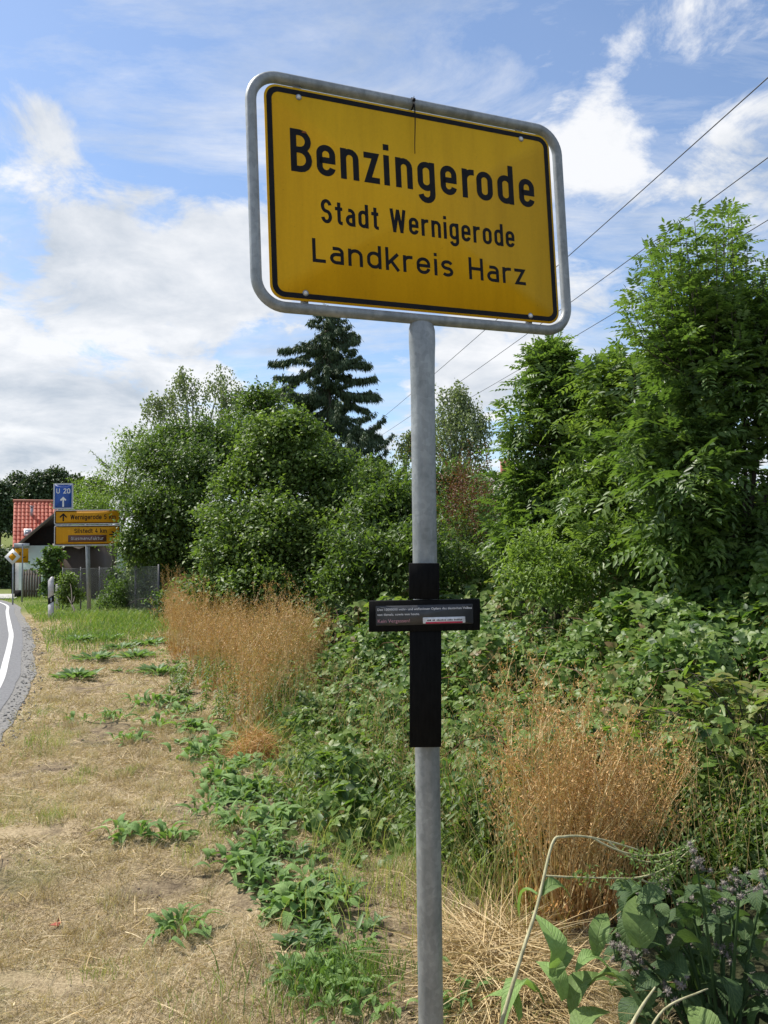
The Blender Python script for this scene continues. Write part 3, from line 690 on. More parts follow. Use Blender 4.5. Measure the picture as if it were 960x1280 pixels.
# ------------------------------------------------------------------ vegetation helpers
def leaves(g, P, D, N, L, W, r, six=False, droop=.12):
    n = len(P); D = nrm(D); N = nrm(N-D*np.sum(N*D, 1, keepdims=True)); Sd = np.cross(D, N)
    L = np.broadcast_to(L, (n,))[:, None]; W = np.broadcast_to(W, (n,))[:, None]
    if not six:
        V = np.stack([P, P+D*L*.45+Sd*W*.5+N*W*.12, P+D*L-N*L*droop, P+D*L*.45-Sd*W*.5+N*W*.12], 1).reshape(-1, 3)
        b = np.arange(n)[:, None]*4; T = np.stack([b+[0, 1, 2], b+[0, 2, 3]], 1).reshape(-1, 3); rr = np.repeat(r, 2)
    else:
        V = np.stack([P, P+D*L*.3+Sd*W*.5+N*W*.1, P+D*L*.7+Sd*W*.36+N*(W*.08-L*droop*.4), P+D*L-N*L*droop, P+D*L*.7-Sd*W*.36+N*(W*.08-L*droop*.4), P+D*L*.3-Sd*W*.5+N*W*.1, P+D*L*.5-N*L*droop*.2], 1).reshape(-1, 3)
        b = np.arange(n)[:, None]*7; T = np.stack([b+[0, 1, 6], b+[1, 2, 6], b+[2, 3, 6], b+[3, 4, 6], b+[4, 5, 6], b+[5, 0, 6]], 1).reshape(-1, 3); rr = np.repeat(r, 6)
    return g.add(V, T, rr)
def ribbons(g, A, B, C, w, r, seg=3):
    """thin bent blades from A over B to C, width w tapering to the tip"""
    n = len(A); ts = np.linspace(0, 1, seg+1); w = np.broadcast_to(w, (n,))
    dirn = nrm(C-A); side = nrm(np.cross(dirn, nrm(rng.normal(size=(n, 3))))); rows = []
    for t in ts:
        P = (1-t)**2*A+2*t*(1-t)*B+t*t*C; ww = (w*(1-.75*t))[:, None]*.5
        rows += [P-side*ww, P+side*ww]
    V = np.stack(rows, 1).reshape(-1, 3); k = 2*(seg+1); b = np.arange(n)[:, None]*k; T = []
    for s_ in range(seg): T += [b+[2*s_, 2*s_+1, 2*s_+3], b+[2*s_, 2*s_+3, 2*s_+2]]
    return g.add(V, np.stack(T, 1).reshape(-1, 3), np.repeat(r, 2*seg))
def rsph(n): return nrm(rng.normal(size=(n, 3)))
UP = np.array([0, 0, 1.0])
def clusters(blobs, dens, inner=.55, nsub=22, sub=.36, out=.14):
    """twig ends on many leafy lumps spread over the outer volume of the crown: position, outward direction"""
    C = []; O = []
    for c, r in blobs:
        c = np.array(c, float); r = np.array(r if np.ndim(r) else (r, r, r), float)
        n = int(dens*(r[0]*r[1]+r[1]*r[2]+r[0]*r[2])/3); m = max(3, n//nsub)
        ds = rsph(nsub); fs = inner*.75+(1.02-inner*.75)*rng.random(nsub)**.7
        for dd, ff in zip(ds, fs):
            sc = c+dd*r*ff*.86; sr = r*sub*(.65+.7*rng.random())
            d = rsph(m); up = rng.random(m) < .62; d[up, 2] = np.abs(d[up, 2])
            f = .45+.6*rng.random(m)**.5+(rng.random(m) < out)*rng.random(m)*1.1
            C.append(sc+d*sr*f[:, None]); O.append(nrm(d*.7+dd*.6))
    C = np.concatenate(C); O = np.concatenate(O)
    ok = C[:, 2] > ground(C[:, 0], C[:, 1])+.05
    return C[ok], O[ok]
def broad(g, blobs, dens, per, L, W, spread, bias=.5, var=.22, six=False, inner=.55, updir=.9):
    C, O = clusters(blobs, dens, inner); n = len(C); cr = rng.normal(size=n)
    P = np.repeat(C, per, 0)+rng.normal(size=(n*per, 3))*spread*np.array([1, 1, .7]); o = np.repeat(O, per, 0)
    D = o*.6+rsph(n*per)*.9-UP*.25; N = UP*updir+o*.5+rsph(n*per)*.6
    r = bias+var*np.repeat(cr, per)*.7+var*rng.normal(size=n*per)*.7
    sz = 1+.28*rng.normal(size=n*per); sz = np.clip(sz, .5, 1.6)
    leaves(g, P, D, N, L*sz, W*sz, r, six); return C
def limbs(g, base, blobs, C, r0, ntw=60, lean=0.0, n=7):
    base = np.array(base, float); cs = [np.array(b[0], float) for b in blobs]; top = max(cs, key=lambda c: c[2])
    zmin = min(c[2] for c in cs); fork = base+(np.array([np.mean([c[0] for c in cs]), np.mean([c[1] for c in cs]), 0])-base*[1, 1, 0])*.35*[1, 1, 0]
    fork[2] = base[2]+(zmin-base[2])*.6
    tube(g, bez(base-UP*.1, (base*.5+fork*.5)+rng.normal(size=3)*.04, fork, 6), np.linspace(r0, r0*.75, 6), n)
    for c, r in blobs:
        c = np.array(c, float); mid = (fork+c)/2+UP*.15*np.linalg.norm(c-fork)+rng.normal(size=3)*.05
        end = c+(c-fork)*.03
        tube(g, bez(fork, mid, end, 8), np.linspace(r0*.6, r0*.12, 8), 5)
    if len(C):
        for c in C[rng.integers(0, len(C), ntw)]:
            b = cs[int(np.argmin([np.linalg.norm(c-k) for k in cs]))]
            tube(g, bez(b, (b+c)/2+UP*.06*np.linalg.norm(c-b), c, 4), np.linspace(r0*.16, r0*.03, 4), 3, caps=False)
def pb(u, v, r, Y, asp=1.0, dy=1.0):
    s = px(Y); return (at(u, v, Y), (r*s*asp, r*s*dy, r*s))
GT = 'broadleaf trees and bushes along the verge'
def tree(name, label, cat, base_uvY, blobs, mat, dens, per, L, W, spread, r0=.07, ntw=60, group=None, bias=.5, six=False, inner=.55, bark='bark', var=.22):
    b = at(*base_uvY); b = np.array([b[0], b[1], float(ground(b[0], b[1]))])
    t = thing(name, label, cat, b, group)
    g = Geo(); C = broad(g, blobs, dens, per, L, W, spread, bias, var, six, inner)
    g2 = Geo(); limbs(g2, b, blobs, C, r0, ntw)
    for c, r in blobs:
        c = np.array(c); rr_ = float(np.max(r))
        for k in range(9):
            d = nrm(rsph(1)[0]+UP*.75); st = c+d*rr_*.7; en = c+d*rr_*(1.08+.38*rng.random())+UP*.1*rr_; P = bez(st, (st+en)/2+rng.normal(size=3)*.05*rr_, en, 5); tube(g2, P, np.linspace(r0*.12, r0*.04, 5), 3, caps=False)
            m = int(18+16*rng.random()); tt = rng.random(m)**.7; i0 = np.clip((tt*4).astype(int), 0, 3); f_ = (tt*4-i0)[:, None]; Q = P[i0]*(1-f_)+P[i0+1]*f_
            leaves(g, Q, d*.5+rsph(m)*.9-UP*.1, UP*.7+rsph(m)*.6, L*(.7+.5*rng.random(m)), W*(.7+.5*rng.random(m)), bias+.12+.2*rng.normal(size=m))
    part(g, 'crown', mat, t); part(g2, 'trunk', bark, t, True)
    return t
def compound(g, base, D, N, ln, br):
    """pinnate leaves: a drooping axis with four pairs of leaflets and an end leaflet"""
    m = len(base); D = nrm(D); N = nrm(N-D*np.sum(N*D, 1, keepdims=True)); Sd = np.cross(D, N); ln = np.asarray(ln)[:, None]
    for k in range(5):
        f = .3+.7*k/4; pos = base+D*ln*f-UP*ln*(.28*f*f)
        if k == 4: leaves(g, pos, D-UP*.45, N, (ln*.34)[:, 0], (ln*.12)[:, 0], br+.05*rng.normal(size=m))
        else:
            for s_ in (-1, 1):
                leaves(g, pos, D*.55+Sd*s_-UP*.28+rsph(m)*.12, N+Sd*s_*.2, (ln*.36)[:, 0]*(1-.08*abs(k-2)), (ln*.145)[:, 0], br+.07*rng.normal(size=m))
def ash(name, label, base_uvY, blobs, dens, seedbias=.5, r0=.05, mat='leaf_ash', ntw=90, Lr=.25, group=None, per=4, nsub=22, shoots=None):
    b = at(*base_uvY); b = np.array([b[0], b[1], float(ground(b[0], b[1]))]); t = thing(name, label, 'tree', b, group)
    C, O = clusters(blobs, dens, .40, nsub, .46, .30); n = len(C); g = Geo()
    base = np.repeat(C, per, 0)+rng.normal(size=(n*per, 3))*.035; o = np.repeat(O, per, 0); m = len(base)
    D = nrm(o*.55+rsph(m)*.85+UP*.15); N = nrm(UP*.9+rsph(m)*.45+o*.3)
    compound(g, base, D, N, Lr*(.7+.6*rng.random(m)), seedbias+.16*np.repeat(rng.normal(size=n), per)+.1*rng.normal(size=m))
    g2 = Geo(); limbs(g2, b, blobs, C, r0, ntw)
    if shoots:
        root, ends = shoots; ends = np.array(ends); root = np.array(root)
        for e in ends:
            st = root+(e-root)*.12*rng.random()+rng.normal(size=3)*[.15, .15, .05]; l = np.linalg.norm(e-st)
            P = bez(st, st*.45+e*.55+UP*(-.10*l)+(e-st)*[.25, .25, 0], e, 9); tube(g2, P, np.linspace(.013, .003, 9), 4, caps=False)
            k = int(l*.62/.085)+2; a0 = rng.random()*3
            for q in range(k):
                f = .38+.62*q/max(1, k-1); x = f*8; i0 = min(7, int(x)); pos = P[i0]*(1-(x-i0))+P[i0+1]*(x-i0); tg = nrm(P[min(8, i0+1)]-P[i0])
                aa = a0+q*1.57+rng.normal()*.2; sd_ = np.array([math.cos(aa), math.sin(aa), 0]); Ds = np.array([sd_, -sd_])+tg*.45+UP*.15
                if q == k-1: Ds = np.concatenate([Ds, tg[None], np.cross(UP, sd_)[None]+UP*.4])
                mm = len(Ds); compound(g, np.repeat(pos[None], mm, 0), nrm(Ds+rng.normal(size=(mm, 3))*.15), UP+rsph(mm)*.3, Lr*(.75+.4*rng.random(mm))*(1.1-.25*f), seedbias+.08+.13*rng.normal(size=mm))
    part(g, 'crown', mat, t); part(g2, 'trunk', 'bark', t, True); return t

# ------------------------------------------------------------------ trees and bushes
tree('willow_tree', 'feathery light green tree behind the blue and yellow road signs', 'tree', (140, 700, 27),
     [pb(128, 640, 34, 27), pb(160, 600, 38, 26), pb(105, 628, 26, 30), pb(195, 565, 30, 26), pb(165, 560, 22, 26)], 'leaf_light', 210, 20, .11, .035, .2, .12, 60, GT, .42)
tree('hazel_bush', 'big dark green bush overhanging the right end of the yellow direction sign', 'bush', (215, 760, 21),
     [pb(212, 660, 50, 20), pb(235, 595, 60, 21), pb(245, 560, 34, 22), pb(200, 580, 30, 21.5), pb(183, 650, 28, 20), pb(190, 700, 34, 21), pb(240, 700, 52, 20.5), pb(262, 575, 42, 22), pb(218, 565, 30, 22), pb(167, 680, 15, 20), pb(180, 735, 28, 21.5), pb(225, 745, 34, 21)], 'leaf_mid', 430, 22, .085, .055, .16, .08, 90, GT, .42)
tree('maple_tree', 'rounded green tree rising behind the hazel, in front of the spruce foot', 'tree', (325, 740, 25),
     [pb(325, 535, 42, 25), pb(290, 560, 40, 24), pb(365, 560, 40, 25), pb(330, 505, 22, 25)], 'leaf_mid', 260, 22, .10, .065, .18, .1, 60, GT, .5)
tree('field_maple_bush', 'large bright green bush right behind the wide clump of dry weeds', 'bush', (345, 790, 14),
     [pb(350, 575, 48, 14.5), pb(300, 640, 46, 14), pb(395, 625, 55, 14.5), pb(340, 680, 60, 13.5), pb(410, 690, 55, 13.5), pb(290, 705, 45, 13.5), pb(370, 560, 34, 14.5), pb(315, 600, 36, 14.5), pb(330, 740, 50, 12.8), pb(270, 735, 34, 13.2), pb(330, 545, 22, 14.5), pb(375, 535, 16, 14.5), pb(425, 590, 24, 14.5)], 'leaf_mid', 620, 20, .065, .05, .12, .07, 150, GT, .66)
tree('elder_bush', 'dark bush with long leaf sprays just left of the grey sign pole', 'bush', (465, 780, 12),
     [pb(470, 660, 46, 13), pb(450, 700, 44, 12), pb(500, 640, 40, 13), pb(490, 710, 40, 11.5), pb(440, 625, 34, 14), pb(430, 735, 32, 11.5), pb(520, 690, 36, 12)], 'leaf_mid', 620, 18, .085, .04, .13, .06, 80, GT, .45)
tree('cherry_tree', 'round mid green tree behind the pole with its top just under the middle birch', 'tree', (560, 700, 22),
     [pb(575, 610, 32, 22), pb(540, 620, 34, 22), pb(500, 610, 30, 22), pb(600, 630, 26, 21), pb(465, 600, 26, 22)], 'leaf_mid', 330, 20, .09, .055, .16, .08, 50, GT, .55)
tree('dogwood_bush', 'green bush with reddish brown seed spikes right of the pole, under the pale roof', 'bush', (580, 740, 14),
     [pb(585, 680, 36, 14), pb(560, 650, 28, 15), pb(620, 660, 36, 14.5), pb(570, 715, 34, 13), pb(620, 715, 36, 13), pb(600, 630, 26, 15.5)], 'leaf_mid', 480, 18, .07, .03, .14, .05, 60, GT, .5)
# red spikes of the dogwood bush belong to it
dog = [o for o in COL.objects if o.name == 'dogwood_bush'][0]
g = Geo(); n = 420
u = rng.normal(585, 24, n); v = rng.normal(640, 26, n); A = np.array([at(a, b, 13.2+rng.random()*2.0) for a, b in zip(u, v)])
for k in range(9):
    leaves(g, A+UP*(.04*k)+rng.normal(size=(n, 3))*.02, rsph(n)+UP*.4, rsph(n)+UP*.3, .05, .022, .4+.25*rng.normal(size=n))
part(g, 'seed_spikes', 'leaf_red', dog)
GA = 'young ash trees on the bank'
ash('ash_tree', 'young ash with a pointed crown, its tip under the yellow sign corner', (700, 740, 11),
    [pb(697, 610, 62, 11, 1.0), pb(672, 545, 50, 11, .95), pb(690, 490, 32, 11), pb(690, 455, 16, 11, .8), pb(725, 560, 40, 11), pb(662, 605, 32, 11), pb(700, 670, 60, 10.5), pb(652, 655, 28, 11), pb(715, 510, 30, 11), pb(655, 690, 34, 10.8)], 150, .55, .05, group=GA, Lr=.27, shoots=(at(690, 560, 11), [at(690+rng.normal()*22, 425+60*rng.random(), 10.7+.6*rng.random()) for _ in range(14)]+[at(690+55*(2*rng.random()-1), 520+60*rng.random(), 10.6+.8*rng.random()) for _ in range(14)]))
ash('ash_tree', 'middle ash tree filling the gap between the pointed ash and the tallest ash', (800, 730, 9.5),
    [pb(800, 480, 46, 10), pb(770, 530, 46, 10), pb(815, 560, 62, 9.7), pb(785, 620, 66, 9.3), pb(765, 480, 26, 10), pb(840, 640, 60, 9), pb(748, 580, 38, 10), pb(765, 680, 55, 9.5), pb(815, 700, 56, 9.0), pb(850, 500, 50, 9.6), pb(755, 630, 40, 9.8), pb(735, 660, 36, 10)], 160, .74, .05, group=GA, Lr=.27, shoots=(at(790, 600, 9.7), [at(745+90*rng.random(), 455+80*rng.random(), 9.3+.9*rng.random()) for _ in range(26)]))
ends = []
for k in range(70):
    u = 786+185*rng.random(); top = np.interp(u, [786, 810, 850, 885, 910, 935, 960, 975], [385, 315, 290, 262, 258, 300, 345, 360]); v = top+(440-top)*rng.random()**1.5
    ends.append(at(u, v, 7.4+1.3*rng.random()))
ash('ash_tree', 'tallest ash tree at the right edge with an airy top against the clouds', (905, 720, 8),
    [pb(905, 440, 62, 8), pb(865, 450, 46, 8), pb(945, 420, 50, 8.1)], 85, .5, .05, ntw=120, group=GA, Lr=.23, shoots=(at(895, 505, 8), ends))
ash('ash_tree', 'broad lower ash with dense drooping leaves filling the right edge below the airy one', (930, 730, 7.8),
    [pb(930, 520, 78, 7.8), pb(875, 520, 62, 7.8), pb(855, 600, 66, 7.6), pb(930, 620, 80, 7.8), pb(985, 560, 85, 7.8), pb(1000, 470, 75, 8.2), pb(1000, 660, 75, 8), pb(880, 680, 56, 7.9), pb(940, 690, 60, 7.9), pb(835, 560, 44, 7.8), pb(845, 660, 48, 7.8), pb(960, 460, 50, 7.9)], 150, .46, .06, ntw=160, group=GA, Lr=.27)
tree('flowering_shrub', 'small yellowish green shrub in the shade below the pointed ash', 'shrub', (680, 760, 9),
     [pb(665, 690, 22, 9.2), pb(690, 705, 26, 9), pb(655, 715, 22, 9), pb(685, 735, 28, 8.7), pb(720, 730, 22, 9)], 'leaf_light', 620, 16, .055, .022, .09, .02, 40, GT, .6)

def birch(name, label, base, blobs, dens, strand, group):
    b = at(*base); b = np.array([b[0], b[1], float(ground(b[0], b[1]))]); t = thing(name, label, 'tree', b, group)
    C, O = clusters(blobs, dens, .35); g = Geo(); n = len(C)
    for k in range(12):
        sel = rng.random(n) < 1-.045*k
        P = C[sel]-UP*strand*k/12+O[sel]*.02*k+rng.normal(size=(sel.sum(), 3))*.05; m = len(P)
        leaves(g, P, -UP*.8+rsph(m)*.8, rsph(m)+O[sel]*.5+UP*.3, .12, .085, .5+.22*rng.normal(size=m))
    part(g, 'crown', 'leaf_birch', t); g2 = Geo(); limbs(g2, b, blobs, C, .13, 90); part(g2, 'trunk', 'bark_birch', t, True)
birch('birch_tree', 'airy pale birch rising above the hedge on the left, left of the spruce', (245, 700, 34),
      [pb(240, 490, 30, 34, 1.2), pb(275, 480, 26, 34), pb(210, 500, 20, 34), pb(250, 520, 34, 34, 1.4), pb(285, 500, 16, 34), pb(228, 470, 13, 34), pb(195, 505, 14, 34), pb(300, 492, 12, 34)], 44, .9, 'birches')
birch('birch_tree', 'tall drooping birch right behind the grey pole', (570, 680, 32),
      [pb(570, 525, 40, 32, .9), pb(558, 495, 24, 32), pb(590, 560, 34, 32), pb(545, 560, 30, 32), pb(572, 492, 16, 32), pb(602, 530, 18, 32), pb(585, 510, 20, 32), pb(555, 530, 24, 32)], 125, 1.0, 'birches')
birch('birch_tree', 'small pale birch seen just left of the grey pole', (505, 680, 33), [pb(506, 560, 17, 33), pb(512, 545, 12, 33)], 80, .7, 'birches')

def spruce():
    Y = 36; top = at(410, 383, Y); b = np.array([top[0], top[1], float(ground(top[0], top[1]))]); H = top[2]-b[2]
    t = thing('spruce_tree', 'tall dark spruce with drooping ragged branches, its tip behind the yellow sign', 'tree', b)
    g = Geo(); g2 = Geo(); tube(g2, [b-UP*.2, b+UP*H*.5, b+UP*(H-.1)], [.22, .14, .02], 8)
    nW = 27
    for w in range(nW):
        f = (w+.5)/nW; z = b[2]+H*(1-f*.80)
        rad = 2.7*min(1, (f+.05)/.62)**.72
        nb = 7; rad *= .8+.45*rng.random()
        for k in range(nb):
            a = rng.random()*2*math.pi; ln = rad*(.4+.8*rng.random())
            d = np.array([math.cos(a), math.sin(a), 0]); st = np.array([b[0], b[1], z+rng.normal()*.22])
            dr = .22+.38*f+.15*rng.normal()
            P = bez(st, st+d*ln*.55-UP*ln*dr*1.3, st+d*ln-UP*ln*(dr*.30), 7); tube(g2, P, np.linspace(.03, .008, 7), 4, caps=False)
            m = int(52*ln)+8; tt = rng.random(m)**.8; i0 = np.clip((tt*6).astype(int), 0, 5); fr_ = (tt*6-i0)[:, None]
            Q = P[i0]*(1-fr_)+P[i0+1]*fr_; sidev = np.cross(d, UP)
            for q_ in range(3):
                hang = rng.random((m, 1))
                D = d*.35+sidev*rng.choice([-1, 1], m)[:, None]*.55*rng.random((m, 1))-UP*(.35+.7*hang)+rsph(m)*.3
                leaves(g, Q+rng.normal(size=(m, 3))*.05, D, rsph(m)+UP*.5, .20+.20*hang[:, 0]*f, .05, .5+.22*rng.normal(size=m))
    for vs, ue, ve in ((455, 338, 452), (470, 333, 493), (440, 350, 436), (515, 330, 488), (505, 474, 494), (490, 470, 470), (530, 477, 545), (545, 470, 552), (460, 462, 455), (480, 345, 470), (555, 478, 548), (420, 440, 418), (520, 352, 520), (500, 460, 512)):
        st = at(408, vs-26, Y); en = at(ue, ve, Y-.8+1.6*rng.random()); P = bez(st, (st+en)/2-UP*.5, en, 9); tube(g2, P, np.linspace(.05, .01, 9), 4, caps=False)
        ln = np.linalg.norm(en-st); m = int(95*ln); tt = rng.random(m)**.75; i0 = np.clip((tt*8).astype(int), 0, 7); fr_ = (tt*8-i0)[:, None]; Q = P[i0]*(1-fr_)+P[i0+1]*fr_
        for q_ in range(3):
            leaves(g, Q+rng.normal(size=(m, 3))*[.05, .12, .05], -UP*(.5+.8*rng.random((m, 1)))+nrm(en-st)*.25+rsph(m)*.35, rsph(m)+UP*.3, .18+.22*rng.random(m), .05, .5+.22*rng.normal(size=m))
    part(g, 'crown', 'leaf_spruce', t); part(g2, 'trunk', 'bark', t, True)
spruce()

# far wood behind the house, tree by tree
lab = ['far dark tree at the left edge above the red roof', 'far dark tree over the left end of the red roof', 'far dark tree over the vent pipe of the red roof', 'far tree showing just left of the blue sign',
       'far tree just above the blue sign', 'far tree right of the blue sign, beyond the feathery tree', 'far low tree at the left edge beside the house wall', 'far dark round treetop seen between the spruce and the pole']
for k, (u, v, r, Y) in enumerate([(0, 622, 26, 105), (22, 612, 22, 110), (45, 610, 22, 108), (70, 605, 22, 110), (92, 612, 18, 112), (118, 615, 18, 112), (4, 705, 15, 60), (468, 590, 14, 90)]):
    base = at(u, 700, Y); gz = float(ground(base[0], base[1])); c = at(u, v, Y); s = px(Y)
    b = np.array([c[0], c[1], gz]); t = thing('forest_tree', lab[k], 'tree', b, 'trees of the far wood')
    bl = [(c+np.array(o_)*r*s, np.array([1, 1, .9])*r*s*q_) for o_, q_ in (((0, 0, 0), .8), ((-.6, .1, -.25), .6), ((.6, -.1, -.2), .62), ((.1, 0, .45), .5), ((0, 0, -.9), .8), ((-.5, 0, -1.3), .7), ((.5, 0, -1.4), .7))]
    g = Geo(); C = broad(g, bl, 30, 16, .34 if Y > 80 else .2, .22 if Y > 80 else .14, .35, .5, .2); part(g, 'crown', 'leaf_far', t)
    g2 = Geo(); limbs(g2, b, bl[:4], C, .2, 20); part(g2, 'trunk', 'bark', t, True)
# row of bushes closing the gaps further back (left part)
tree('ivy_bush', 'dark bush standing against the green house wall beside the wooden fence', 'bush', (62, 740, 33), [pb(66, 695, 9, 33), pb(60, 708, 10, 33), pb(68, 720, 10, 33), pb(64, 738, 9, 33)], 'leaf_dark', 260, 14, .12, .09, .14, .04, 14, GT, .4)
tree('privet_bush', 'dark low bush behind the wire fence under the hazel branches', 'bush', (150, 765, 21), [pb(146, 742, 15, 21), pb(165, 745, 20, 21), pb(134, 750, 10, 21.5), pb(195, 750, 18, 21), pb(180, 725, 20, 22), pb(208, 758, 18, 18.5), pb(150, 725, 16, 22)], 'leaf_dark', 520, 14, .06, .035, .1, .03, 30, GT, .5)
tree('garden_shrub', 'light green shrub behind the wire fence between the two sign posts', 'shrub', (92, 765, 21), [pb(86, 728, 9, 23), pb(92, 745, 9, 23), pb(82, 745, 8, 23)], 'leaf_mid', 420, 12, .075, .045, .1, .03, 20, GT, .7)

# ------------------------------------------------------------------ bramble and rough growth
def canopy(x, y):
    s = sdist(x, y)
    h = .10+.40*np.clip((s+.15)/.7, 0, 1)+.62*(vnoise(x, y, .95, 11)-.42)*np.clip(s, 0, 1)+.50*(vnoise(x, y, .42, 12)-.5)*np.clip(s, 0, 1)
    return ground(x, y)+np.maximum(h, .05)
def bramble_patch(n, ylim, xlim, smin, L, depth):
    y = ylim[0]+(ylim[1]-ylim[0])*rng.random(n); x = xlim[0]+(xlim[1]-xlim[0])*rng.random(n)
    s = sdist(x, y); vis = np.abs(x)/(y+.01)
    ok = (s > smin)&(x < .62*y+.8)&(x > -.5*y-1); x, y, s = x[ok], y[ok], s[ok]
    z = canopy(x, y)-depth*rng.random(len(x))**1.6; return np.stack([x, y, np.maximum(z, ground(x, y)+.03)], 1)
def trifoliate(g, P, L, bias=.5, five=False):
    n = len(P); a = rng.random(n)*2*math.pi; H = np.stack([np.cos(a), np.sin(a), -.15+0*a], 1)
    N = nrm(UP+rsph(n)*.75+np.array([-.2, -.3, 0])); H = nrm(H-N*np.sum(H*N, 1, keepdims=True)); Sd = np.cross(H, N)
    cr = bias+.18*rng.normal(size=n)+.35*(vnoise(P[:, 0], P[:, 1], .5, 21)-.5); ln = L*(.5+.85*rng.random(n))
    for da, k in ((0, 1.0), (1.25, .82), (-1.25, .82)):
        D = H*math.cos(da)+Sd*math.sin(da)-UP*.08
        leaves(g, P+H*0, D, N+rsph(n)*.15, ln*k, ln*k*.72, cr+.06*rng.normal(size=n), True, .14)
g = Geo()
P = bramble_patch(64000, (3.6, 9.5), (-3.2, 6), .05, 0, .55); P = P[(P[:, 1] > 4.3)&(rng.random(len(P)) < np.clip(sdist(P[:, 0], P[:, 1])/.9, .3, 1))]; trifoliate(g, P, .066)
P = bramble_patch(21000, (9.5, 20), (-7, 13), .2, 0, .5); trifoliate(g, P, .12)
# low runners reaching out towards the verge and the pole
for (u, v, rx, ry, n_, h_) in ((400, 930, .45, .8, 900, .34), (450, 985, .45, .6, 1000, .34), (500, 940, .5, .8, 1100, .40), (570, 1000, .45, .6, 1000, .40), (430, 1050, .28, .35, 260, .2), (610, 1060, .35, .4, 600, .34), (470, 880, .7, 1.2, 1500, .45), (640, 960, .5, .8, 900, .45)):
    p = hit(u, v); q = rng.normal(size=(n_, 2))*[rx*.6, ry*.6]+[p[0], p[1]+.1]; e_ = np.exp(-(((q-[p[0], p[1]+.1])/[rx, ry])**2).sum(1))
    trifoliate(g, np.stack([q[:, 0], q[:, 1], ground(q[:, 0], q[:, 1])+.03+h_*e_*(.35+.65*rng.random(n_))*(.5+.9*vnoise(q[:, 0], q[:, 1], .25, 77))], 1), .06, .42)
# taller hummock at the right
n = 5000; c = np.array([3.6, 7.2]); a = rng.random(n)*2*math.pi; rr = np.sqrt(rng.random(n))*1.5
x = c[0]+np.cos(a)*rr*1.3; y = c[1]+np.sin(a)*rr*.8; z = canopy(x, y)+.42*np.clip(1-(rr/1.5)**2, 0, 1)*rng.random(n)**.5
trifoliate(g, np.stack([x, y, z], 1), .085, .45)
setting(g, 'bramble_thicket', 'leaf_bramble', 'stuff')
# arching bramble canes and dead twigs
g = Geo()
for k in range(170):
    y = 4.3+7*rng.random(); x = float(front(y))+.5+5.5*rng.random()
    if x > .6*y+.5: continue
    z0 = float(canopy(x, y)); a = rng.random()*6.28; l = .3+.6*rng.random(); e = np.array([math.cos(a), math.sin(a), 0])*l
    p0 = np.array([x, y, float(ground(x, y))]); tube(g, bez(p0, p0+e*.3+UP*(z0-p0[2]+.35*rng.random()), p0+e+UP*(z0-p0[2]-.05), 7), np.linspace(.006, .0025, 7), 4, r=rng.random())
setting(g, 'bramble_canes', 'leaf_red', 'stuff')

# one near bramble bush whose leaves can be told apart
def leaf_mesh(name, mat, L, W, curl, n=5, wav=0.0, fold=.12, tint=.5):
    """single broad leaf on +Y, curved along its length"""
    V = []; ts = np.linspace(0, 1, n+1)
    for i, t in enumerate(ts):
        w = W*.5*(math.sin(math.pi*min(1, t*.93+.07))**.75 if t < 1 else 0.02); z = curl*(t*(1-t)*1.6-.55*t*t)*L
        for s_ in (-1, 0, 1): V.append((s_*w, t*L, z+abs(s_)*w*fold*2+wav*math.sin(t*11+s_*2)*abs(s_)*L))
    q = []
    for i in range(n):
        for j in range(2): q.append((i*3+j, i*3+j+1, i*3+j+4, i*3+j+3))
    g = Geo().quads(V, q, np.full(len(q), tint)); return g.mesh(name, mat, (0, 0, 0), True)
def trif_mesh(tint):
    g = Geo(); a = 0
    D = np.array([[0, 1, 0], [.95, .3, 0], [-.95, .3, 0]], float); P = np.array([[0, .02, 0], [.008, .005, 0], [-.008, .005, 0]])
    leaves(g, P, D, np.array([[0, 0, 1.0]]*3)+rng.normal(size=(3, 3))*.1, np.array([.085, .07, .07]), np.array([.062, .05, .05]), np.full(3, tint), True, .16)
    return g.mesh('leaf', 'leaf_bramble')
def orient(loc, yaw, pitch, roll, sc):
    return Matrix.Translation([float(c) for c in loc]) @ Matrix.Rotation(yaw, 4, 'Z') @ Matrix.Rotation(pitch, 4, 'X') @ Matrix.Rotation(roll, 4, 'Y') @ Matrix.Scale(sc, 4)
def place_leaf(me, parent, loc, yaw, pitch, roll, sc, name='leaf'):
    o = bpy.data.objects.new(name, me); COL.objects.link(o); o.parent = parent
    o.matrix_local = orient(np.asarray(loc)-np.array(parent.location), yaw, pitch, roll, sc); return o
TRI = [trif_mesh(t) for t in (.35, .55, .7, .85)]
bb = np.array([2.15, 4.75, float(ground(2.15, 4.75))])
bush = thing('bramble_bush', 'nearest bramble bush at the right edge with big light green leaves', 'bush', bb)
g = Geo(); ends = []
for k in range(60):
    a = rng.random()*6.28; l = .1+.75*rng.random()**.6; e = np.array([math.cos(a)*l, math.sin(a)*l*.75, 0]); h = .55*(1-.5*(l/.85)**2)+.12*rng.normal()
    P = bez(bb, bb+e*.4+UP*h*1.25, bb+e+UP*max(.08, h), 7); tube(g, P, np.linspace(.006, .0025, 7), 4, caps=False, r=rng.random()); ends.append(P)
part(g, 'canes', 'bark', bush)
for k in range(290):
    P = ends[k % 60]; j = rng.integers(3, 7); p = P[j]+rng.normal(size=3)*.05
    place_leaf(TRI[rng.integers(4)], bush, p, rng.random()*6.28, rng.normal()*.3, rng.normal()*.3, .8+.5*rng.random())

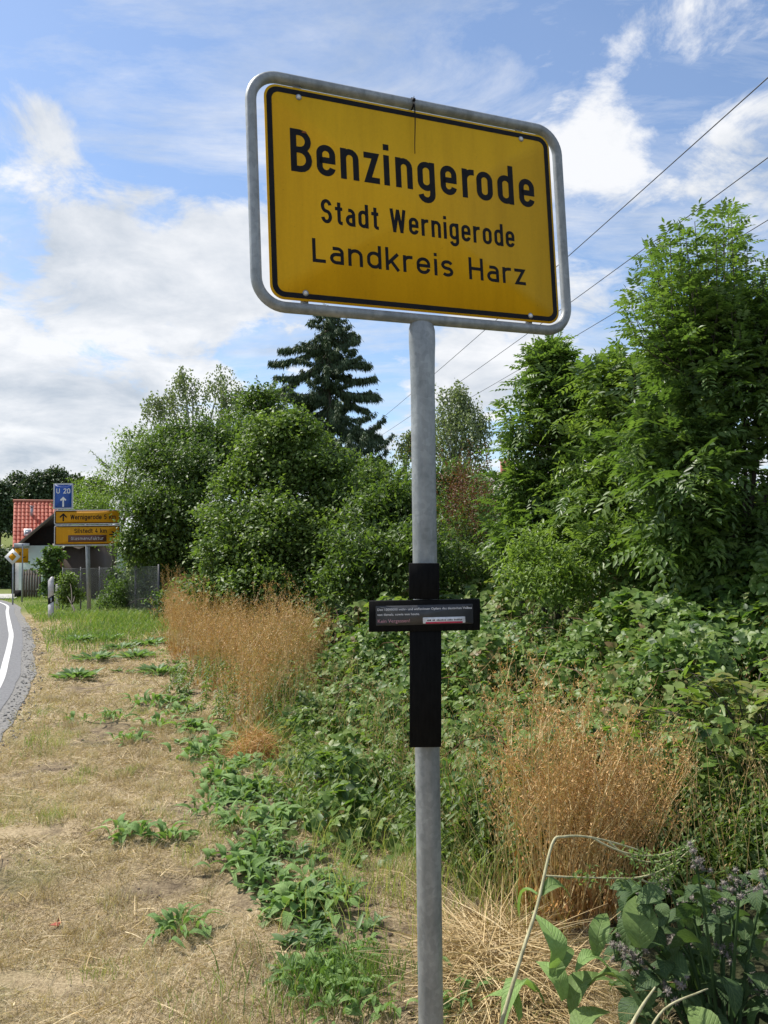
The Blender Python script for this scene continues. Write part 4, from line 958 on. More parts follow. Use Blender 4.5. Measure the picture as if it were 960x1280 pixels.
# ------------------------------------------------------------------ nettles and mixed green stems near the pole
def stem_plants(g, gs, centres, hts, L, W, pairs, bias=.5, lean=.12):
    n = len(centres); top = centres+UP*hts[:, None]+rng.normal(size=(n, 3))*[lean, lean, 0]*1.0; mid = (centres+top)/2+rng.normal(size=(n, 3))*.03
    ribbons(gs, centres, mid, top, .007, .5+.2*rng.normal(size=n))
    for k in range(pairs):
        f = .2+.8*k/pairs; P = (1-f)**2*centres+2*f*(1-f)*mid+f*f*top; a = rng.random(n)*6.28
        for s_ in (0, math.pi):
            D = np.stack([np.cos(a+s_), np.sin(a+s_), -.35+0*a], 1); m = n
            leaves(g, P, D, UP+rsph(m)*.3, L*(1.15-.5*f)*(.8+.4*rng.random(m)), W*(1.15-.5*f), bias+.18*rng.normal(size=m), False, .2)
def patch(n, cx, cy_, rx, ry):
    a = rng.random(n)*6.28; r = np.sqrt(rng.random(n)); x = cx+np.cos(a)*r*rx; y = cy_+np.sin(a)*r*ry; return np.stack([x, y, ground(x, y)], 1)
g = Geo(); gs = Geo()
for (u, v, rx, ry, n, h) in ((590, 1085, .28, .45, 90, .5), (560, 1010, .5, .6, 35, .5), (440, 1010, .45, .6, 45, .36), (480, 960, .5, .5, 25, .45), (640, 1020, .4, .45, 80, .55), (450, 900, 1.0, 1.4, 25, .5), (310, 880, .5, 1.2, 60, .5), (250, 850, .4, 1.2, 40, .45), (900, 1070, .5, .3, 120, .42), (960, 1095, .3, .25, 80, .4), (840, 1090, .25, .2, 60, .35), (930, 1130, .3, .2, 70, .3)):
    p = hit(u, v); C = patch(n, p[0], p[1]+.15, rx*1.15, ry*1.15); stem_plants(g, gs, C, h*(.45+.7*rng.random(n)), .068, .027, 9, .5)
nt_ = setting(g, 'nettle_growth', 'leaf_nettle', 'stuff'); setting(gs, 'nettle_stalks', 'grass_green', 'stuff')

g = Geo(); n = 1300; y = 3.6+7*rng.random(n)**1.3; x = front(y)+.1+2.6*rng.random(n)**1.4*np.clip(y/6, .4, 1.2); A = np.stack([x, y, ground(x, y)], 1); h = .25+.5*rng.random(n)
C = A+UP*h[:, None]+np.concatenate([rng.normal(size=(n, 2))*.16, np.zeros((n, 1))], 1); ribbons(g, A, (A+C)/2+rng.normal(size=(n, 3))*.04, C, .0045, .5+.25*rng.normal(size=n))
for k in range(10):
    f = .72+.28*k/10; Q = A*(1-f)+C*f+rng.normal(size=(n, 3))*.012; leaves(g, Q, UP+rsph(n)*.6, rsph(n), .02, .005, .4+.25*rng.normal(size=n))
setting(g, 'dry_stalks', 'dry_stem', 'stuff')
# ------------------------------------------------------------------ dry brown weeds
def dry_clump(name, label, centres, hts, spread, nb, seeds, bend=(0, 0), fan=0.0, ss=1.0):
    c0 = centres.mean(0); t = thing(name, label, 'dry weeds', (c0[0], c0[1], float(ground(c0[0], c0[1]))), 'clumps of dry brown weeds')
    g = Geo(); gs = Geo(); n = len(centres)
    hts = hts*(.5+.85*vnoise(centres[:, 0], centres[:, 1], .55, 71)); top = centres+UP*hts[:, None]+np.concatenate([rng.normal(size=(n, 2))*spread, np.zeros((n, 1))], 1)+np.array([bend[0], bend[1], 0])*hts[:, None]+(centres-c0)*[fan, fan, 0]*hts[:, None]
    mid = (centres*.5+top*.5)+UP*.05+rng.normal(size=(n, 3))*.03-np.array([bend[0], bend[1], 0])*.2
    ribbons(g, centres, mid, top, .0065, .5+.25*rng.normal(size=n))
    for k in range(nb):
        f = .35+.6*(k+rng.random(n))/nb; f = f[:, None]; A = (1-f)**2*centres+2*f*(1-f)*mid+f*f*top
        a = rng.random(n)*6.28; ln = (.12+.22*rng.random(n))[:, None]*(1.15-f*.6)
        d = np.stack([np.cos(a), np.sin(a), 1.1+.6*rng.random(n)], 1); d = nrm(d); C = A+d*ln; B = A+d*ln*.5-UP*.012+rng.normal(size=(n, 3))*.008
        ribbons(g, A, B, C, .0032, .5+.25*rng.normal(size=n), 2)
        m = seeds
        tt = .25+.75*rng.random((n, m, 1)); Q = A[:, None]*(1-tt)+C[:, None]*tt+rng.normal(size=(n, m, 3))*.009; Q = Q.reshape(-1, 3); q = len(Q)
        leaves(gs, Q, rsph(q)+UP*.7, rsph(q), ss*(.017+.014*rng.random(q)), .007*ss, np.repeat(.5+.2*rng.normal(size=n), m)+.16*rng.normal(size=q))
    m = 5; tt = .5+.5*rng.random((n, m, 1)); Q = (mid[:, None]*(1-tt)+top[:, None]*tt+rng.normal(size=(n, m, 3))*.008).reshape(-1, 3)
    leaves(gs, Q, rsph(len(Q))+UP, rsph(len(Q)), .02, .008, .5+.2*rng.normal(size=len(Q)))
    # withered leaves low on the stems
    tt = .05+.4*rng.random((n, 3, 1)); Q = (centres[:, None]*(1-tt)+mid[:, None]*tt).reshape(-1, 3); k_ = len(Q)
    leaves(gs, Q, rsph(k_)*.5-UP*.8, rsph(k_), .07, .016, .35+.2*rng.normal(size=k_))
    part(g, 'stems', 'dry_stem', t, kind='stuff'); part(gs, 'seed_heads', 'dry_seed', t, kind='stuff'); return t
def quadpatch(pts, n):
    """points spread evenly over a ground outline"""
    P = np.array([hit(*p)[:2] for p in pts]); lo, hi = P.min(0), P.max(0); out = []
    while len(out) < n:
        q = lo+(hi-lo)*rng.random(2); ins = False
        for (x1, y1), (x2, y2) in zip(P, np.roll(P, -1, 0)):
            if (y1 > q[1]) != (y2 > q[1]) and q[0] < (x2-x1)*(q[1]-y1)/(y2-y1)+x1: ins = not ins
        if ins and vnoise(q[0], q[1], .45, 61) > .22+.3*rng.random(): out.append(q)
    q = np.array(out); return np.stack([q[:, 0], q[:, 1], ground(q[:, 0], q[:, 1])], 1)
C = quadpatch([(203, 785), (212, 825), (238, 850), (250, 885), (285, 900), (300, 935), (335, 930), (372, 915), (395, 880), (412, 845), (330, 815), (250, 782)], 1300)
dry_clump('dry_weed_clump', 'wide clump of dry orange brown weeds left of the pole', C, .60+.5*rng.random(len(C)), .10, 7, 7)
C = quadpatch([(655, 1150), (700, 1172), (770, 1160), (800, 1125), (770, 1095), (690, 1095), (650, 1115)], 210)
dry_clump('dry_weed_clump', 'tall fanned clump of dry brown weeds right of the pole, behind the bent stalk', C, .48+.54*rng.random(len(C)), .12, 9, 8, (.16, 0), .8, .8)
C = quadpatch([(205, 770), (240, 775), (222, 782)], 90)
dry_clump('dry_weed_clump', 'small tall tuft of rusty weeds at the far end beside the wire fence', C, .7+.35*rng.random(len(C)), .08, 6, 6)

def mound(name, label, cat, c, rx, ry, h, n, ln, w, mat, flat=.25, rb=.5):
    loc = np.array([c[0], c[1], float(ground(c[0], c[1]))]); a = rng.random(n)*6.28; r = np.sqrt(rng.random(n)); x = loc[0]+np.cos(a)*r*rx; y = loc[1]+np.sin(a)*r*ry
    z = ground(x, y)+h*(1-r*r)*(.25+.75*rng.random(n)); A = np.stack([x, y, z], 1); b = rng.random(n)*6.28
    d = np.stack([np.cos(b), np.sin(b), flat*rng.normal(size=n)], 1)*(ln*(.5+rng.random(n)))[:, None]
    B = A+d*.5+UP*.02*ln/.2*rng.random((n, 1)); Cc = A+d-UP*.03; Cc[:, 2] = np.maximum(Cc[:, 2], ground(Cc[:, 0], Cc[:, 1])+.004)
    g = Geo(); ribbons(g, A, B, Cc, w, rb+.25*rng.normal(size=n)); o = solo(g, name, mat, label, cat, None, False, loc); return o
p = hit(320, 945); mound('dry_weed_heap', 'low heap of fallen orange brown weeds in front of the wide dry clump', 'dry weeds', p, .20, .24, .22, 1500, .14, .004, 'dry_seed', .5, .6)
p = hit(620, 1235); mound('straw_heap', 'heap of pale cut straw lying right of the pole foot', 'straw', p+np.array([.05, .1, 0]), .27, .42, .15, 2100, .3, .0042, 'straw')
p = hit(215, 800); mound('straw_heap', 'thin pale straw pile on the verge before the rusty tuft', 'straw', p, .45, .5, .12, 500, .35, .008, 'straw')

# ------------------------------------------------------------------ dry grass of the verge
def road_edge(y): return np.interp(y, LINE[:, 1], LINE[:, 0])
def verge(n, y0, y1):
    y = y0+(y1-y0)*rng.random(n); xl = road_edge(y)+.36+.25*rng.random(n)**2; xr = front(y)+.55; x = xl+(xr-xl)*rng.random(n)
    ok = (x > -.55*y-.4)&(x < .5*y+.4); x, y = x[ok], y[ok]
    keep = vnoise(x, y, .5, 31)*.6+vnoise(x, y, .17, 32)*.4+.25*rng.random(len(x))-.5*soilspot(x, y) > .50; return x[keep], y[keep]
g = Geo()
for (n, y0, y1, l, w) in ((105000, 2.0, 4.2, .052, .0023), (70000, 4.2, 7.5, .06, .0034), (34000, 7.5, 13, .075, .0065), (16000, 13, 21, .09, .011)):
    x, y = verge(n, y0, y1); m = len(x); A = np.stack([x, y, ground(x, y)-.003], 1); a = rng.random(m)*6.28; up = .25+1.1*rng.random(m)
    flat = rng.random(m) < .42; up[flat] = .06; d = np.stack([np.cos(a), np.sin(a), up], 1); d = nrm(d)*(l*(.5+rng.random(m)))[:, None]
    B = A+d*.55+UP*.012*flat[:, None]; C = A+d-UP*.01*(~flat)[:, None]; C[:, 2] = np.maximum(C[:, 2], ground(C[:, 0], C[:, 1])+.002)
    gr = vnoise(x, y, .6, 41)*.6+vnoise(x, y, .2, 42)*.4
    r = .0+.54*rng.random(m)+.28*(vnoise(x, y, .35, 43)-.4)+.2*(vnoise(x, y, .08, 44)-.5)+np.where((gr > .60)&(rng.random(m) < .5), .35, 0)+np.where(y > 12, .18*rng.random(m), 0)
    ribbons(g, A, B, C, w, r, 2)
for k in range(620):
    x, y = verge(1, 2.1, 9)
    if not len(x): continue
    m = int(25+40*rng.random()); q = rng.normal(size=(m, 2))*.035+[x[0], y[0]]; A = np.stack([q[:, 0], q[:, 1], ground(q[:, 0], q[:, 1])-.003], 1); a = rng.random(m)*6.28
    l = (.03+.05*rng.random(m))*(.8+.6*rng.random()); e = np.stack([np.cos(a), np.sin(a), 0*a], 1)*(l*.5)[:, None]
    ribbons(g, A, A+UP*(l*.7)[:, None]+e*.2, A+e+UP*(l*.85)[:, None], .0028, .12+.62*rng.random()+.1*rng.normal(size=m), 2)
setting(g, 'dry_grass', 'grass', 'stuff')
# loose stalks and straw litter lying about
g = Geo(); x, y = verge(3600, 2.0, 7.5); m = len(x); a = rng.random(m)*6.28; ln = .05+.16*rng.random(m)**2; A = np.stack([x, y, ground(x, y)+.006+.02*rng.random(m)], 1)
d = np.stack([np.cos(a), np.sin(a), 0*a], 1)*ln[:, None]; C = A+d; C[:, 2] = ground(C[:, 0], C[:, 1])+.006+.025*rng.random(m); ribbons(g, A, (A+C)/2+UP*.008, C, .003+.003*rng.random(m), .55+.25*rng.normal(size=m))
setting(g, 'straw_litter', 'straw', 'stuff')
g = Geo(); ic = Geo(); bm = bmesh.new(); bmesh.ops.create_icosphere(bm, subdivisions=1, radius=1); iv = np.array([v.co[:] for v in bm.verts]); it = np.array([[v.index for v in f.verts] for f in bm.faces]); bm.free()
x, y = -2.6+3.4*rng.random(2600), 2.2+5*rng.random(2600); ok = (vnoise(x, y, .5, 31)*.6+vnoise(x, y, .17, 32)*.4 < .42)&(x < front(y)+.5)&(x > road_x(y)+.5)
for a, b in zip(x[ok], y[ok]):
    r_ = .003+.009*rng.random()**2; g.add(np.array([a, b, float(ground(a, b))+r_*.3])+iv*(1+.25*rng.normal(size=(len(iv), 1)))*r_*[1, 1, .7], it)
setting(g, 'soil_clods', 'soil', 'stuff')
g = Geo()
for k in range(1500):
    i = rng.integers(40, len(LINE)-60); f = rng.random(); p = LINE[i]*(1-f)+LINE[i+1]*f+NL[i]*(.22+.28*rng.random())
    if not 5 < p[1] < 17: continue
    r_ = .004+.012*rng.random()**2; g.add(np.array([p[0], p[1], float(ground(p[0], p[1]))+.01])+iv*(1+.25*rng.normal(size=(len(iv), 1)))*r_*[1, 1, .7], it)
setting(g, 'loose_stones', 'gravel', 'stuff')
# greener grass beyond, tufts of tall grass before the brambles
g = Geo()
def tuft(n, cx, cy_, rx, ry, h, w, bias):
    q = rng.normal(size=(n, 2))*[rx*.6, ry*.6]+[cx, cy_]; C = np.stack([q[:, 0], q[:, 1], ground(q[:, 0], q[:, 1])], 1); C = C[(C[:, 0] > road_x(C[:, 1])+.6)]; n = len(C); a = rng.random(n)*6.28; l = h*(.5+.7*rng.random(n)); e = np.stack([np.cos(a), np.sin(a), 0*a], 1)*(l*.45)[:, None]
    ribbons(g, C, C+UP*l[:, None]*.75+e*.2, C+e+UP*(l*.85)[:, None], w, bias+.25*rng.normal(size=n))
for (u, v, rx, ry, n, h, w, b) in ((150, 790, 1.3, 2.6, 5200, .16, .012, .35), (110, 772, 1.2, 1.6, 2200, .2, .014, .35), (170, 776, 1.0, 1.8, 2600, .28, .013, .5), (440, 1050, .35, .5, 260, .26, .004, .9), (470, 1120, .35, .35, 300, .2, .004, .9), (390, 960, .4, .7, 240, .28, .005, .8), (600, 1120, .3, .3, 250, .3, .004, .8),
                                   (500, 1000, .6, .6, 260, .36, .005, .7), (350, 925, .3, .5, 160, .28, .005, .8), (800, 1000, .5, .5, 350, .6, .004, .9), (640, 930, .8, .8, 250, .45, .005, .8), (410, 1240, .28, .2, 420, .13, .004, .25), (450, 1225, .2, .2, 260, .12, .004, .3), (300, 1250, .3, .2, 120, .07, .003, .6), (60, 762, 1.2, 4.5, 3500, .10, .012, .6), (100, 758, 2.5, 5, 6000, .14, .016, .45), (60, 748, 2.5, 5, 3000, .12, .016, .5), (30, 850, .5, 1.5, 400, .07, .006, .7), (5, 940, .2, .8, 500, .08, .005, .4)):
    p = hit(u, v); tuft(n, p[0], p[1], rx, ry, h, w, b)
for k in range(60):
    x, y = verge(1, 2.2, 8)
    if len(x): tuft(int(30+60*rng.random()), x[0], y[0], .09, .09, .05+.05*rng.random(), .003, .5+.5*rng.random())
setting(g, 'green_grass', 'grass_green', 'stuff')

# ------------------------------------------------------------------ leafy weeds on the verge: each leaf an object
WLN = [leaf_mesh('leaf', 'weed_leaf', .17, w, c, 5, .015, .2, t) for (w, c, t) in ((.026, .5, .4), (.032, .8, .7), (.038, .6, .2))]
WL = [leaf_mesh('leaf', 'weed_leaf', .15, w, c, 5, .02, .15, t) for (w, c, t) in ((.056, .45, .2), (.066, .6, .5), (.06, .75, .8), (.074, .35, .45))]
weeds = [(228, 1160, 1.0, 20, 'broad leaved green weed standing alone in the dry grass left of the pole foot'),
 (165, 1042, .85, 13, 'left one of two low weeds side by side in the middle of the dry verge'), (212, 1045, .85, 13, 'right one of two low weeds side by side in the middle of the dry verge'),
 (372, 1128, 1.15, 20, 'pale green weed with long leaves on the bare soil patch, left of the pole'), (415, 1130, .9, 13, 'small weed at the right side of the pale long leaved weed'),
 (312, 1082, 1.0, 17, 'dark green weed just left and above the pale long leaved weed'), (345, 1060, .9, 14, 'weed between the dark green weed and the grass tufts left of the pole'),
 (300, 1025, 1.1, 18, 'front left weed of the dense green band below the dry heap'), (340, 1022, 1.1, 18, 'front right weed of the dense green band below the dry heap'),
 (282, 995, 1.1, 17, 'left weed in the middle of the dense green band below the dry heap'), (318, 985, 1.05, 17, 'centre weed of the dense green band right below the dry heap'),
 (360, 1005, 1.0, 15, 'right hand weed at the edge of the dense green band'), (280, 960, 1.1, 16, 'weed at the upper end of the dense green band, left of the dry heap'),
 (250, 938, 1.2, 18, 'weed left of the dry heap, in the upper green group'), (272, 925, 1.2, 16, 'weed against the foot of the wide dry clump, in the upper green group'), (240, 905, 1.2, 16, 'topmost weed of the upper green group beside the wide dry clump'),
 (140, 890, 1.4, 15, 'spreading weed on the left of the verge, level with the wide dry clump'), (165, 918, 1.3, 13, 'grey green flat weed below the spreading one on the left of the verge'), (185, 872, 1.3, 12, 'weed right of the spreading one on the left of the verge'), (98, 897, .9, 7, 'tiny weed left of the spreading one nearest to the road'),
 (400, 1222, .7, 12, 'weed near the lower edge, left of the pole foot'), (440, 1205, .8, 11, 'small weed close to the pole foot on its left'), (415, 1262, .7, 12, 'weed at the very bottom edge left of the pole'), (465, 1262, .7, 10, 'weed at the bottom edge touching the left of the pole'), (575, 1250, .85, 10, 'small weed at the bottom edge right of the pole in the straw'),
 (453, 1182, .7, 8, 'little blue green seedling on bare soil beside the pole')]
weeds += [(262, 1012, .9, 12, 'low weed at the left fringe of the dense green band'), (298, 952, 1.0, 13, 'weed between the low dry heap and the dense green band'), (322, 1052, .9, 13, 'weed just under the front left weed of the dense green band'),
 (290, 1078, .8, 10, 'small weed left of the dark green weed'), (372, 1068, .8, 10, 'weed on the right flank of the green band, above the pale long leaved weed'), (390, 1100, .9, 12, 'weed directly above the pale long leaved weed'), (345, 1108, .85, 11, 'weed left of the pale long leaved weed'),
 (430, 1108, .7, 9, 'small weed by the grass tufts, right of the pale long leaved weed'), (225, 885, 1.2, 13, 'weed at the far end of the upper green group'), (262, 975, 1.0, 12, 'weed left of the low dry heap on the strip of weeds'), (385, 1245, .65, 9, 'weed at the lower edge, left of the bottom edge weeds'),
 (430, 1240, .65, 9, 'weed between the two weeds at the bottom edge left of the pole'), (212, 870, 1.2, 11, 'weed beside the left foot of the wide dry clump'), (190, 900, 1.1, 9, 'small weed between the verge weeds and the upper green group')]
GW = 'leafy weeds on the verge'
def weed(u, v, sc, n, label):
    p = hit(u, v+8*sc); t = thing('leafy_weed', label, 'weed', p, GW)
    n = int(n*1.9); kind = rng.random(); setl = WL if kind < .55 else (WLN if kind > .8 else WL[:2]+WLN); sc *= .66+.4*rng.random()
    for k in range(n):
        f = k/n; yaw = k*2.4+rng.normal()*.3; pit = .12+.8*f+rng.normal()*.15
        e = np.array([-math.sin(yaw), math.cos(yaw), 0])
        place_leaf(setl[rng.integers(len(setl))], t, p+e*(.012+.085*rng.random())*sc+np.array([.05*rng.normal(), .04*rng.normal(), 0])*sc+UP*(.01+.04*f), yaw, pit, rng.normal()*.35, sc*(.5+.5*rng.random())*(1.05-.25*f))
for w_ in weeds: weed(*w_)
far_weeds = [(150, 812, 'bright weed on the far verge below the direction sign'), (120, 825, 'weed at left of the far verge group near the road'), (170, 822, 'weed right in the far verge group'), (98, 802, 'pale low weed between the white post and the far verge group'),
 (200, 842, 'dark weed at the left foot of the wide dry clump'), (95, 848, 'small round weed by itself on the left of the far verge'), (185, 806, 'broad weed in front of the thin straw pile'), (135, 800, 'weed below the steel post of the direction sign')]
for u, v, lb in far_weeds:
    p = hit(u, v); n = 70; a = rng.random(n)*6.28; D = np.stack([np.cos(a), np.sin(a), .2+.9*rng.random(n)], 1); P = p+np.stack([np.cos(a), np.sin(a), 0*a], 1)*(.22*rng.random(n))[:, None]+UP*.02
    g = Geo(); leaves(g, P, D, UP+rsph(n)*.4, .17, .055, .5+.2*rng.normal(size=n), True, .25); solo(g, 'leafy_weed', 'leaf_weed', lb, 'weed', GW, False, p)

# small mixed seedlings knitting the strip of weeds together
g = Geo(); bl_ = [(430, 1215), (385, 1150), (350, 1085), (325, 1035), (300, 985), (268, 935), (235, 880), (195, 835), (150, 800), (120, 785)]
for k in range(150):
    f = rng.random()*(len(bl_)-1); i = int(f); u = bl_[i][0]*(1-f+i)+bl_[i+1][0]*(f-i)+rng.normal()*26; v = bl_[i][1]*(1-f+i)+bl_[i+1][1]*(f-i)+rng.normal()*10; p = hit(u, v)
    m = int(6+12*rng.random()); a = rng.random(m)*6.28; sc = .5+.9*rng.random(); D = np.stack([np.cos(a), np.sin(a), .15+.9*rng.random(m)], 1); w = .018+.02*rng.random()
    leaves(g, p+rng.normal(size=(m, 3))*[.025, .025, .004]+UP*.012, D, UP+rsph(m)*.4, .075*sc*(.6+.6*rng.random(m)), w*sc, .5+.25*rng.normal()+.1*rng.normal(size=m), True, .25)
setting(g, 'low_weed_cover', 'leaf_weed', 'stuff')
# ------------------------------------------------------------------ burdock, bottom right
bp = np.array([1.16, 2.85, float(ground(1.16, 2.85))])
burd = thing('burdock_plant', 'grey green burdock with woolly grey violet flower heads in the lower right corner', 'plant', bp)
BL_ = [leaf_mesh('leaf', 'burdock_leaf', .17, .12, .5, 5, .015, .1, t) for t in (.25, .5, .75)]; PALE = leaf_mesh('leaf', 'pale_leaf', .27, .19, .45, 6, .012, .1, .6)
def headmesh():
    g = Geo(); bm = bmesh.new(); bmesh.ops.create_icosphere(bm, subdivisions=1, radius=.0085); g.add([v.co[:] for v in bm.verts], [[v.index for v in f.verts] for f in bm.faces], .35); bm.free()
    n = 34; d = rsph(n); leaves(g, d*.007, d, rsph(n), .0105, .0030, .55+.2*rng.normal(size=n)); return g.mesh('flower_head', 'flower')
FH = [headmesh() for _ in range(3)]
g = Geo(); heads = [(832, 1100), (790, 1135), (860, 1122), (800, 1165), (850, 1180), (790, 1192), (905, 1185), (960, 1100), (925, 1108), (900, 1125), (845, 1238), (950, 1230), (770, 1190), (925, 1060+40), (800, 1215), (870, 1080)]
for (u, v) in heads:
    Y = 2.7+.35*rng.random(); e = at(u, v, Y); s0 = bp+np.array([(e[0]-bp[0])*.25, (e[1]-bp[1])*.25, 0])
    tube(g, bez(s0, (s0+e)/2+np.array([(e[0]-bp[0])*-.1, 0, .08]), e, 7), np.linspace(.008, .0035, 7), 5, caps=False)
    for k in range(9):
        q = e+rng.normal(size=3)*[.026, .026, .022]; tube(g, [e-UP*.03, q], [.003, .0018], 4, caps=False)
        o = bpy.data.objects.new('flower_head', FH[k % 3]); COL.objects.link(o); o.parent = burd; o.location = Vector([float(c) for c in q-bp]); o.rotation_euler = rng.random(3)*6; o.scale = [.62+.45*rng.random()]*3
part(g, 'stalks', 'leaf_burdock', burd)
for k in range(290):
    u = 770+200*rng.random(); v = 1105+190*rng.random(); Y = 2.75+.55*rng.random(); q = at(u, v, Y); 
    if q[2] < float(ground(q[0], q[1]))+.02: continue
    place_leaf(BL_[k % 3], burd, q, rng.random()*6.28, -.2+rng.normal()*.4, rng.normal()*.4, .28+.4*rng.random())
place_leaf(PALE, burd, at(800, 1185, 2.72), -.25, 1.0, .1, .62).name = 'leaf'
place_leaf(PALE, burd, at(895, 1310, 2.55), .4, .7, -.35, .5)
place_leaf(PALE, burd, at(720, 1300, 2.5), -1.0, .5, -.2, .55)

# ------------------------------------------------------------------ bent pale stalk with leaves
def pale_stalk(label, uvY, rad, name='bent_weed_stalk'):
    P = np.array([at(*k) for k in uvY]); Q = smooth_path(P, 6); 
    t = thing(name, label, 'stalk', P[0], 'pale bent stalks'); g = Geo(); tube(g, Q, np.linspace(rad, rad*.4, len(Q)), 7); part(g, 'stem', 'pale_stem', t, True); return t, P
st, P = pale_stalk('long pale stalk bent over at its top, right of the pole', [(622, 1295, 2.42), (650, 1200, 2.5), (672, 1130, 2.6), (690, 1056, 2.7), (705, 1046, 2.72), (740, 1047, 2.78), (790, 1060, 2.85), (820, 1072, 2.9)], .0065)
LET = [leaf_mesh('leaf', 'pale_leaf', .2, .085, .8, 6, .03, .2, .3), leaf_mesh('leaf', 'weed_leaf', .2, .09, .9, 6, .03, .2, .7)]
for k, (u, v, yaw, pit, rl, sc) in enumerate([(676, 1120, -1.2, .1, .3, .6), (672, 1118, 1.2, -.5, .2, .45), (690, 1225, -.8, .6, .4, .75), (705, 1250, .6, .8, -.3, .7), (680, 1255, 1.3, .3, .3, .7), (720, 1215, -1.4, .2, .1, .65), (735, 1235, -2.0, .1, -.3, .9), (690, 1210, .2, 1.2, .2, .8), (745, 1195, -.6, .9, .2, .75), (668, 1240, 2.2, 0, .2, .8), (715, 1270, -1.0, .6, 0, 1.0), (650, 1275, .9, .5, 0, .7)]):
    place_leaf(LET[k % 2], st, at(u, v, 2.62), yaw, pit, rl, sc)
g = Geo(); gs = Geo()
for (a, b, c) in (((740, 1047, 2.78), (800, 1085, 2.8), (850, 1060, 2.85)), ((760, 1052, 2.8), (815, 1105, 2.8), (868, 1050, 2.9)), ((680, 1095, 2.68), (740, 1098, 2.75), (800, 1098, 2.8)), ((790, 1098, 2.8), (830, 1095, 2.85), (862, 1062, 2.9)), ((800, 1098, 2.8), (820, 1115, 2.8), (848, 1085, 2.85))):
    Q = bez(at(*a), at(*b), at(*c), 10); tube(g, Q, np.linspace(.004, .0018, 10), 5, caps=False)
    n = 90; i = rng.integers(3, 10, n); leaves(gs, Q[i]+rng.normal(size=(n, 3))*.012, rsph(n)+UP*.3, rsph(n), .022, .008, .6+.2*rng.normal(size=n))
part(g, 'side_branches', 'pale_stem', st, True); part(gs, 'seed_pods', 'leaf_pale', st, kind='stuff')
st2, _ = pale_stalk('short thick pale stalk leaning right at the bottom edge', [(780, 1300, 2.35), (800, 1262, 2.4), (819, 1234, 2.45)], .007)
st3, _ = pale_stalk('thin forked pale stalk arching to the right over the burdock', [(800, 1310, 2.4), (830, 1262, 2.45), (875, 1240, 2.5), (885, 1236, 2.55)], .0045)

# ------------------------------------------------------------------ litter
def scrap(name, mat, label, cat, u, v, size, n=7):
    p = hit(u, v); g = Geo(); a = np.sort(rng.random(n)*6.28); ring_ = [p+UP*(.012+.03*rng.random())*size/.04+np.array([math.cos(t), math.sin(t), 0])*size*(.5+.6*rng.random()) for t in a]
    V = np.array([p+UP*.03*size/.04]+ring_); g.add(V, [(0, 1+i, 1+(i+1) % n) for i in range(n)]); lo = V-UP*.0015; g.add(lo, [(0, 1+(i+1) % n, 1+i) for i in range(n)])
    solo(g, name, mat, label, cat, None, False, p)
scrap('dead_leaf', 'red_leaf', 'curled red brown dead leaf lying on the dry grass at lower left', 'leaf', 70, 1160, .034)
scrap('paper_scrap', 'paper', 'crumpled white paper scrap by the grass tufts left of the pole', 'litter', 403, 1034, .035)
scrap('paper_scrap', 'paper', 'small white scrap in the straw beside the bent stalk', 'litter', 652, 1252, .018)

# ------------------------------------------------------------------ direction sign
db = hit(110, 768); Yd = db[1]; sc = px(Yd)
dsg = thing('direction_sign', 'yellow direction signs under a blue U 20 panel on one steel post', 'direction sign', db)
g = Geo(); P0 = db-UP*.1; P1 = at(108.5, 640, Yd+.1); P0[1] = Yd+.1; tube(g, [P0, (P0+P1)/2, P1], .057, 14); part(g, 'post', 'galv', dsg, True)
def panel(u0, v0, u1, v1, name, mat, rimmat, rim, rim_at, lab=None):
    tl, tr_, bl = at(u0, v0, Yd), at(u1, v0, Yd), at(u0, v1, Yd); f = Frame2(tl, np.array([tr_[0]-tl[0], 0, 0]), np.array([0, 0, -1.0]))
    if f.n[1] > 0: f.n = -f.n
    w, h = tr_[0]-tl[0], tl[2]-bl[2]; g = Geo(); slab(g, f, rrect(0, 0, w, h, .03, 4), -.03, 0); p = part(g, name, mat, dsg, label=lab)
    g = Geo(); ring(g, f, rrect(rim_at, rim_at, w-rim_at, h-rim_at, .03, 4), rrect(rim_at+rim, rim_at+rim, w-rim_at-rim, h-rim_at-rim, .022, 4), .004); part(g, 'border_line', rimmat, p)
    g = Geo(); ring(g, f, rrect(-.018, -.018, w+.018, h+.018, .04, 4), rrect(.006, .006, w-.006, h-.006, .03, 4), .003); part(g, 'panel_rim', 'sign_back', p)
    return f, w, h, p
HB[0] = .004
f, w, h, p = panel(67.5, 605, 91, 636, 'route_panel', 'sign_blue', 'white_paint', .012, .012, 'blue route panel reading U 20 over an arrow')
g = Geo(); write(g, f, 'U 20', w*.13, h*.385, h*.20, w*.87, 1, .1, weight=.16); part(g, 'lettering', 'white_paint', p)
def arrow(g, f, cx, y0, y1, hw, t):
    stroke(g, f, [(cx, y1), (cx, y0+t*.6)], t, .0042); stroke(g, f, [(cx-hw, y0+hw*1.0), (cx, y0), (cx+hw, y0+hw*1.0)], t, .0046)
g = Geo(); arrow(g, f, w*.5, h*.56, h*.93, w*.14, w*.085); part(g, 'arrow', 'white_paint', p)
f, w, h, p = panel(68.5, 638.3, 150.5, 655, 'direction_panel', 'sign_orange', 'black_print', .02, .012, 'upper yellow panel reading Wernigerode 5 km')
g = Geo(); write(g, f, 'Wernigerode 5 km', w*.24, h*.68, h*.36, w*.93, 1, .14, weight=.15); part(g, 'lettering', 'black_print', p)
g = Geo(); arrow(g, f, w*.13, h*.26, h*.80, w*.052, w*.02); part(g, 'arrow', 'black_print', p)
f, w, h, p = panel(68.5, 657.5, 150.5, 681.5, 'direction_panel', 'sign_orange', 'black_print', .02, .012, 'lower yellow panel reading Silstedt 4 km')
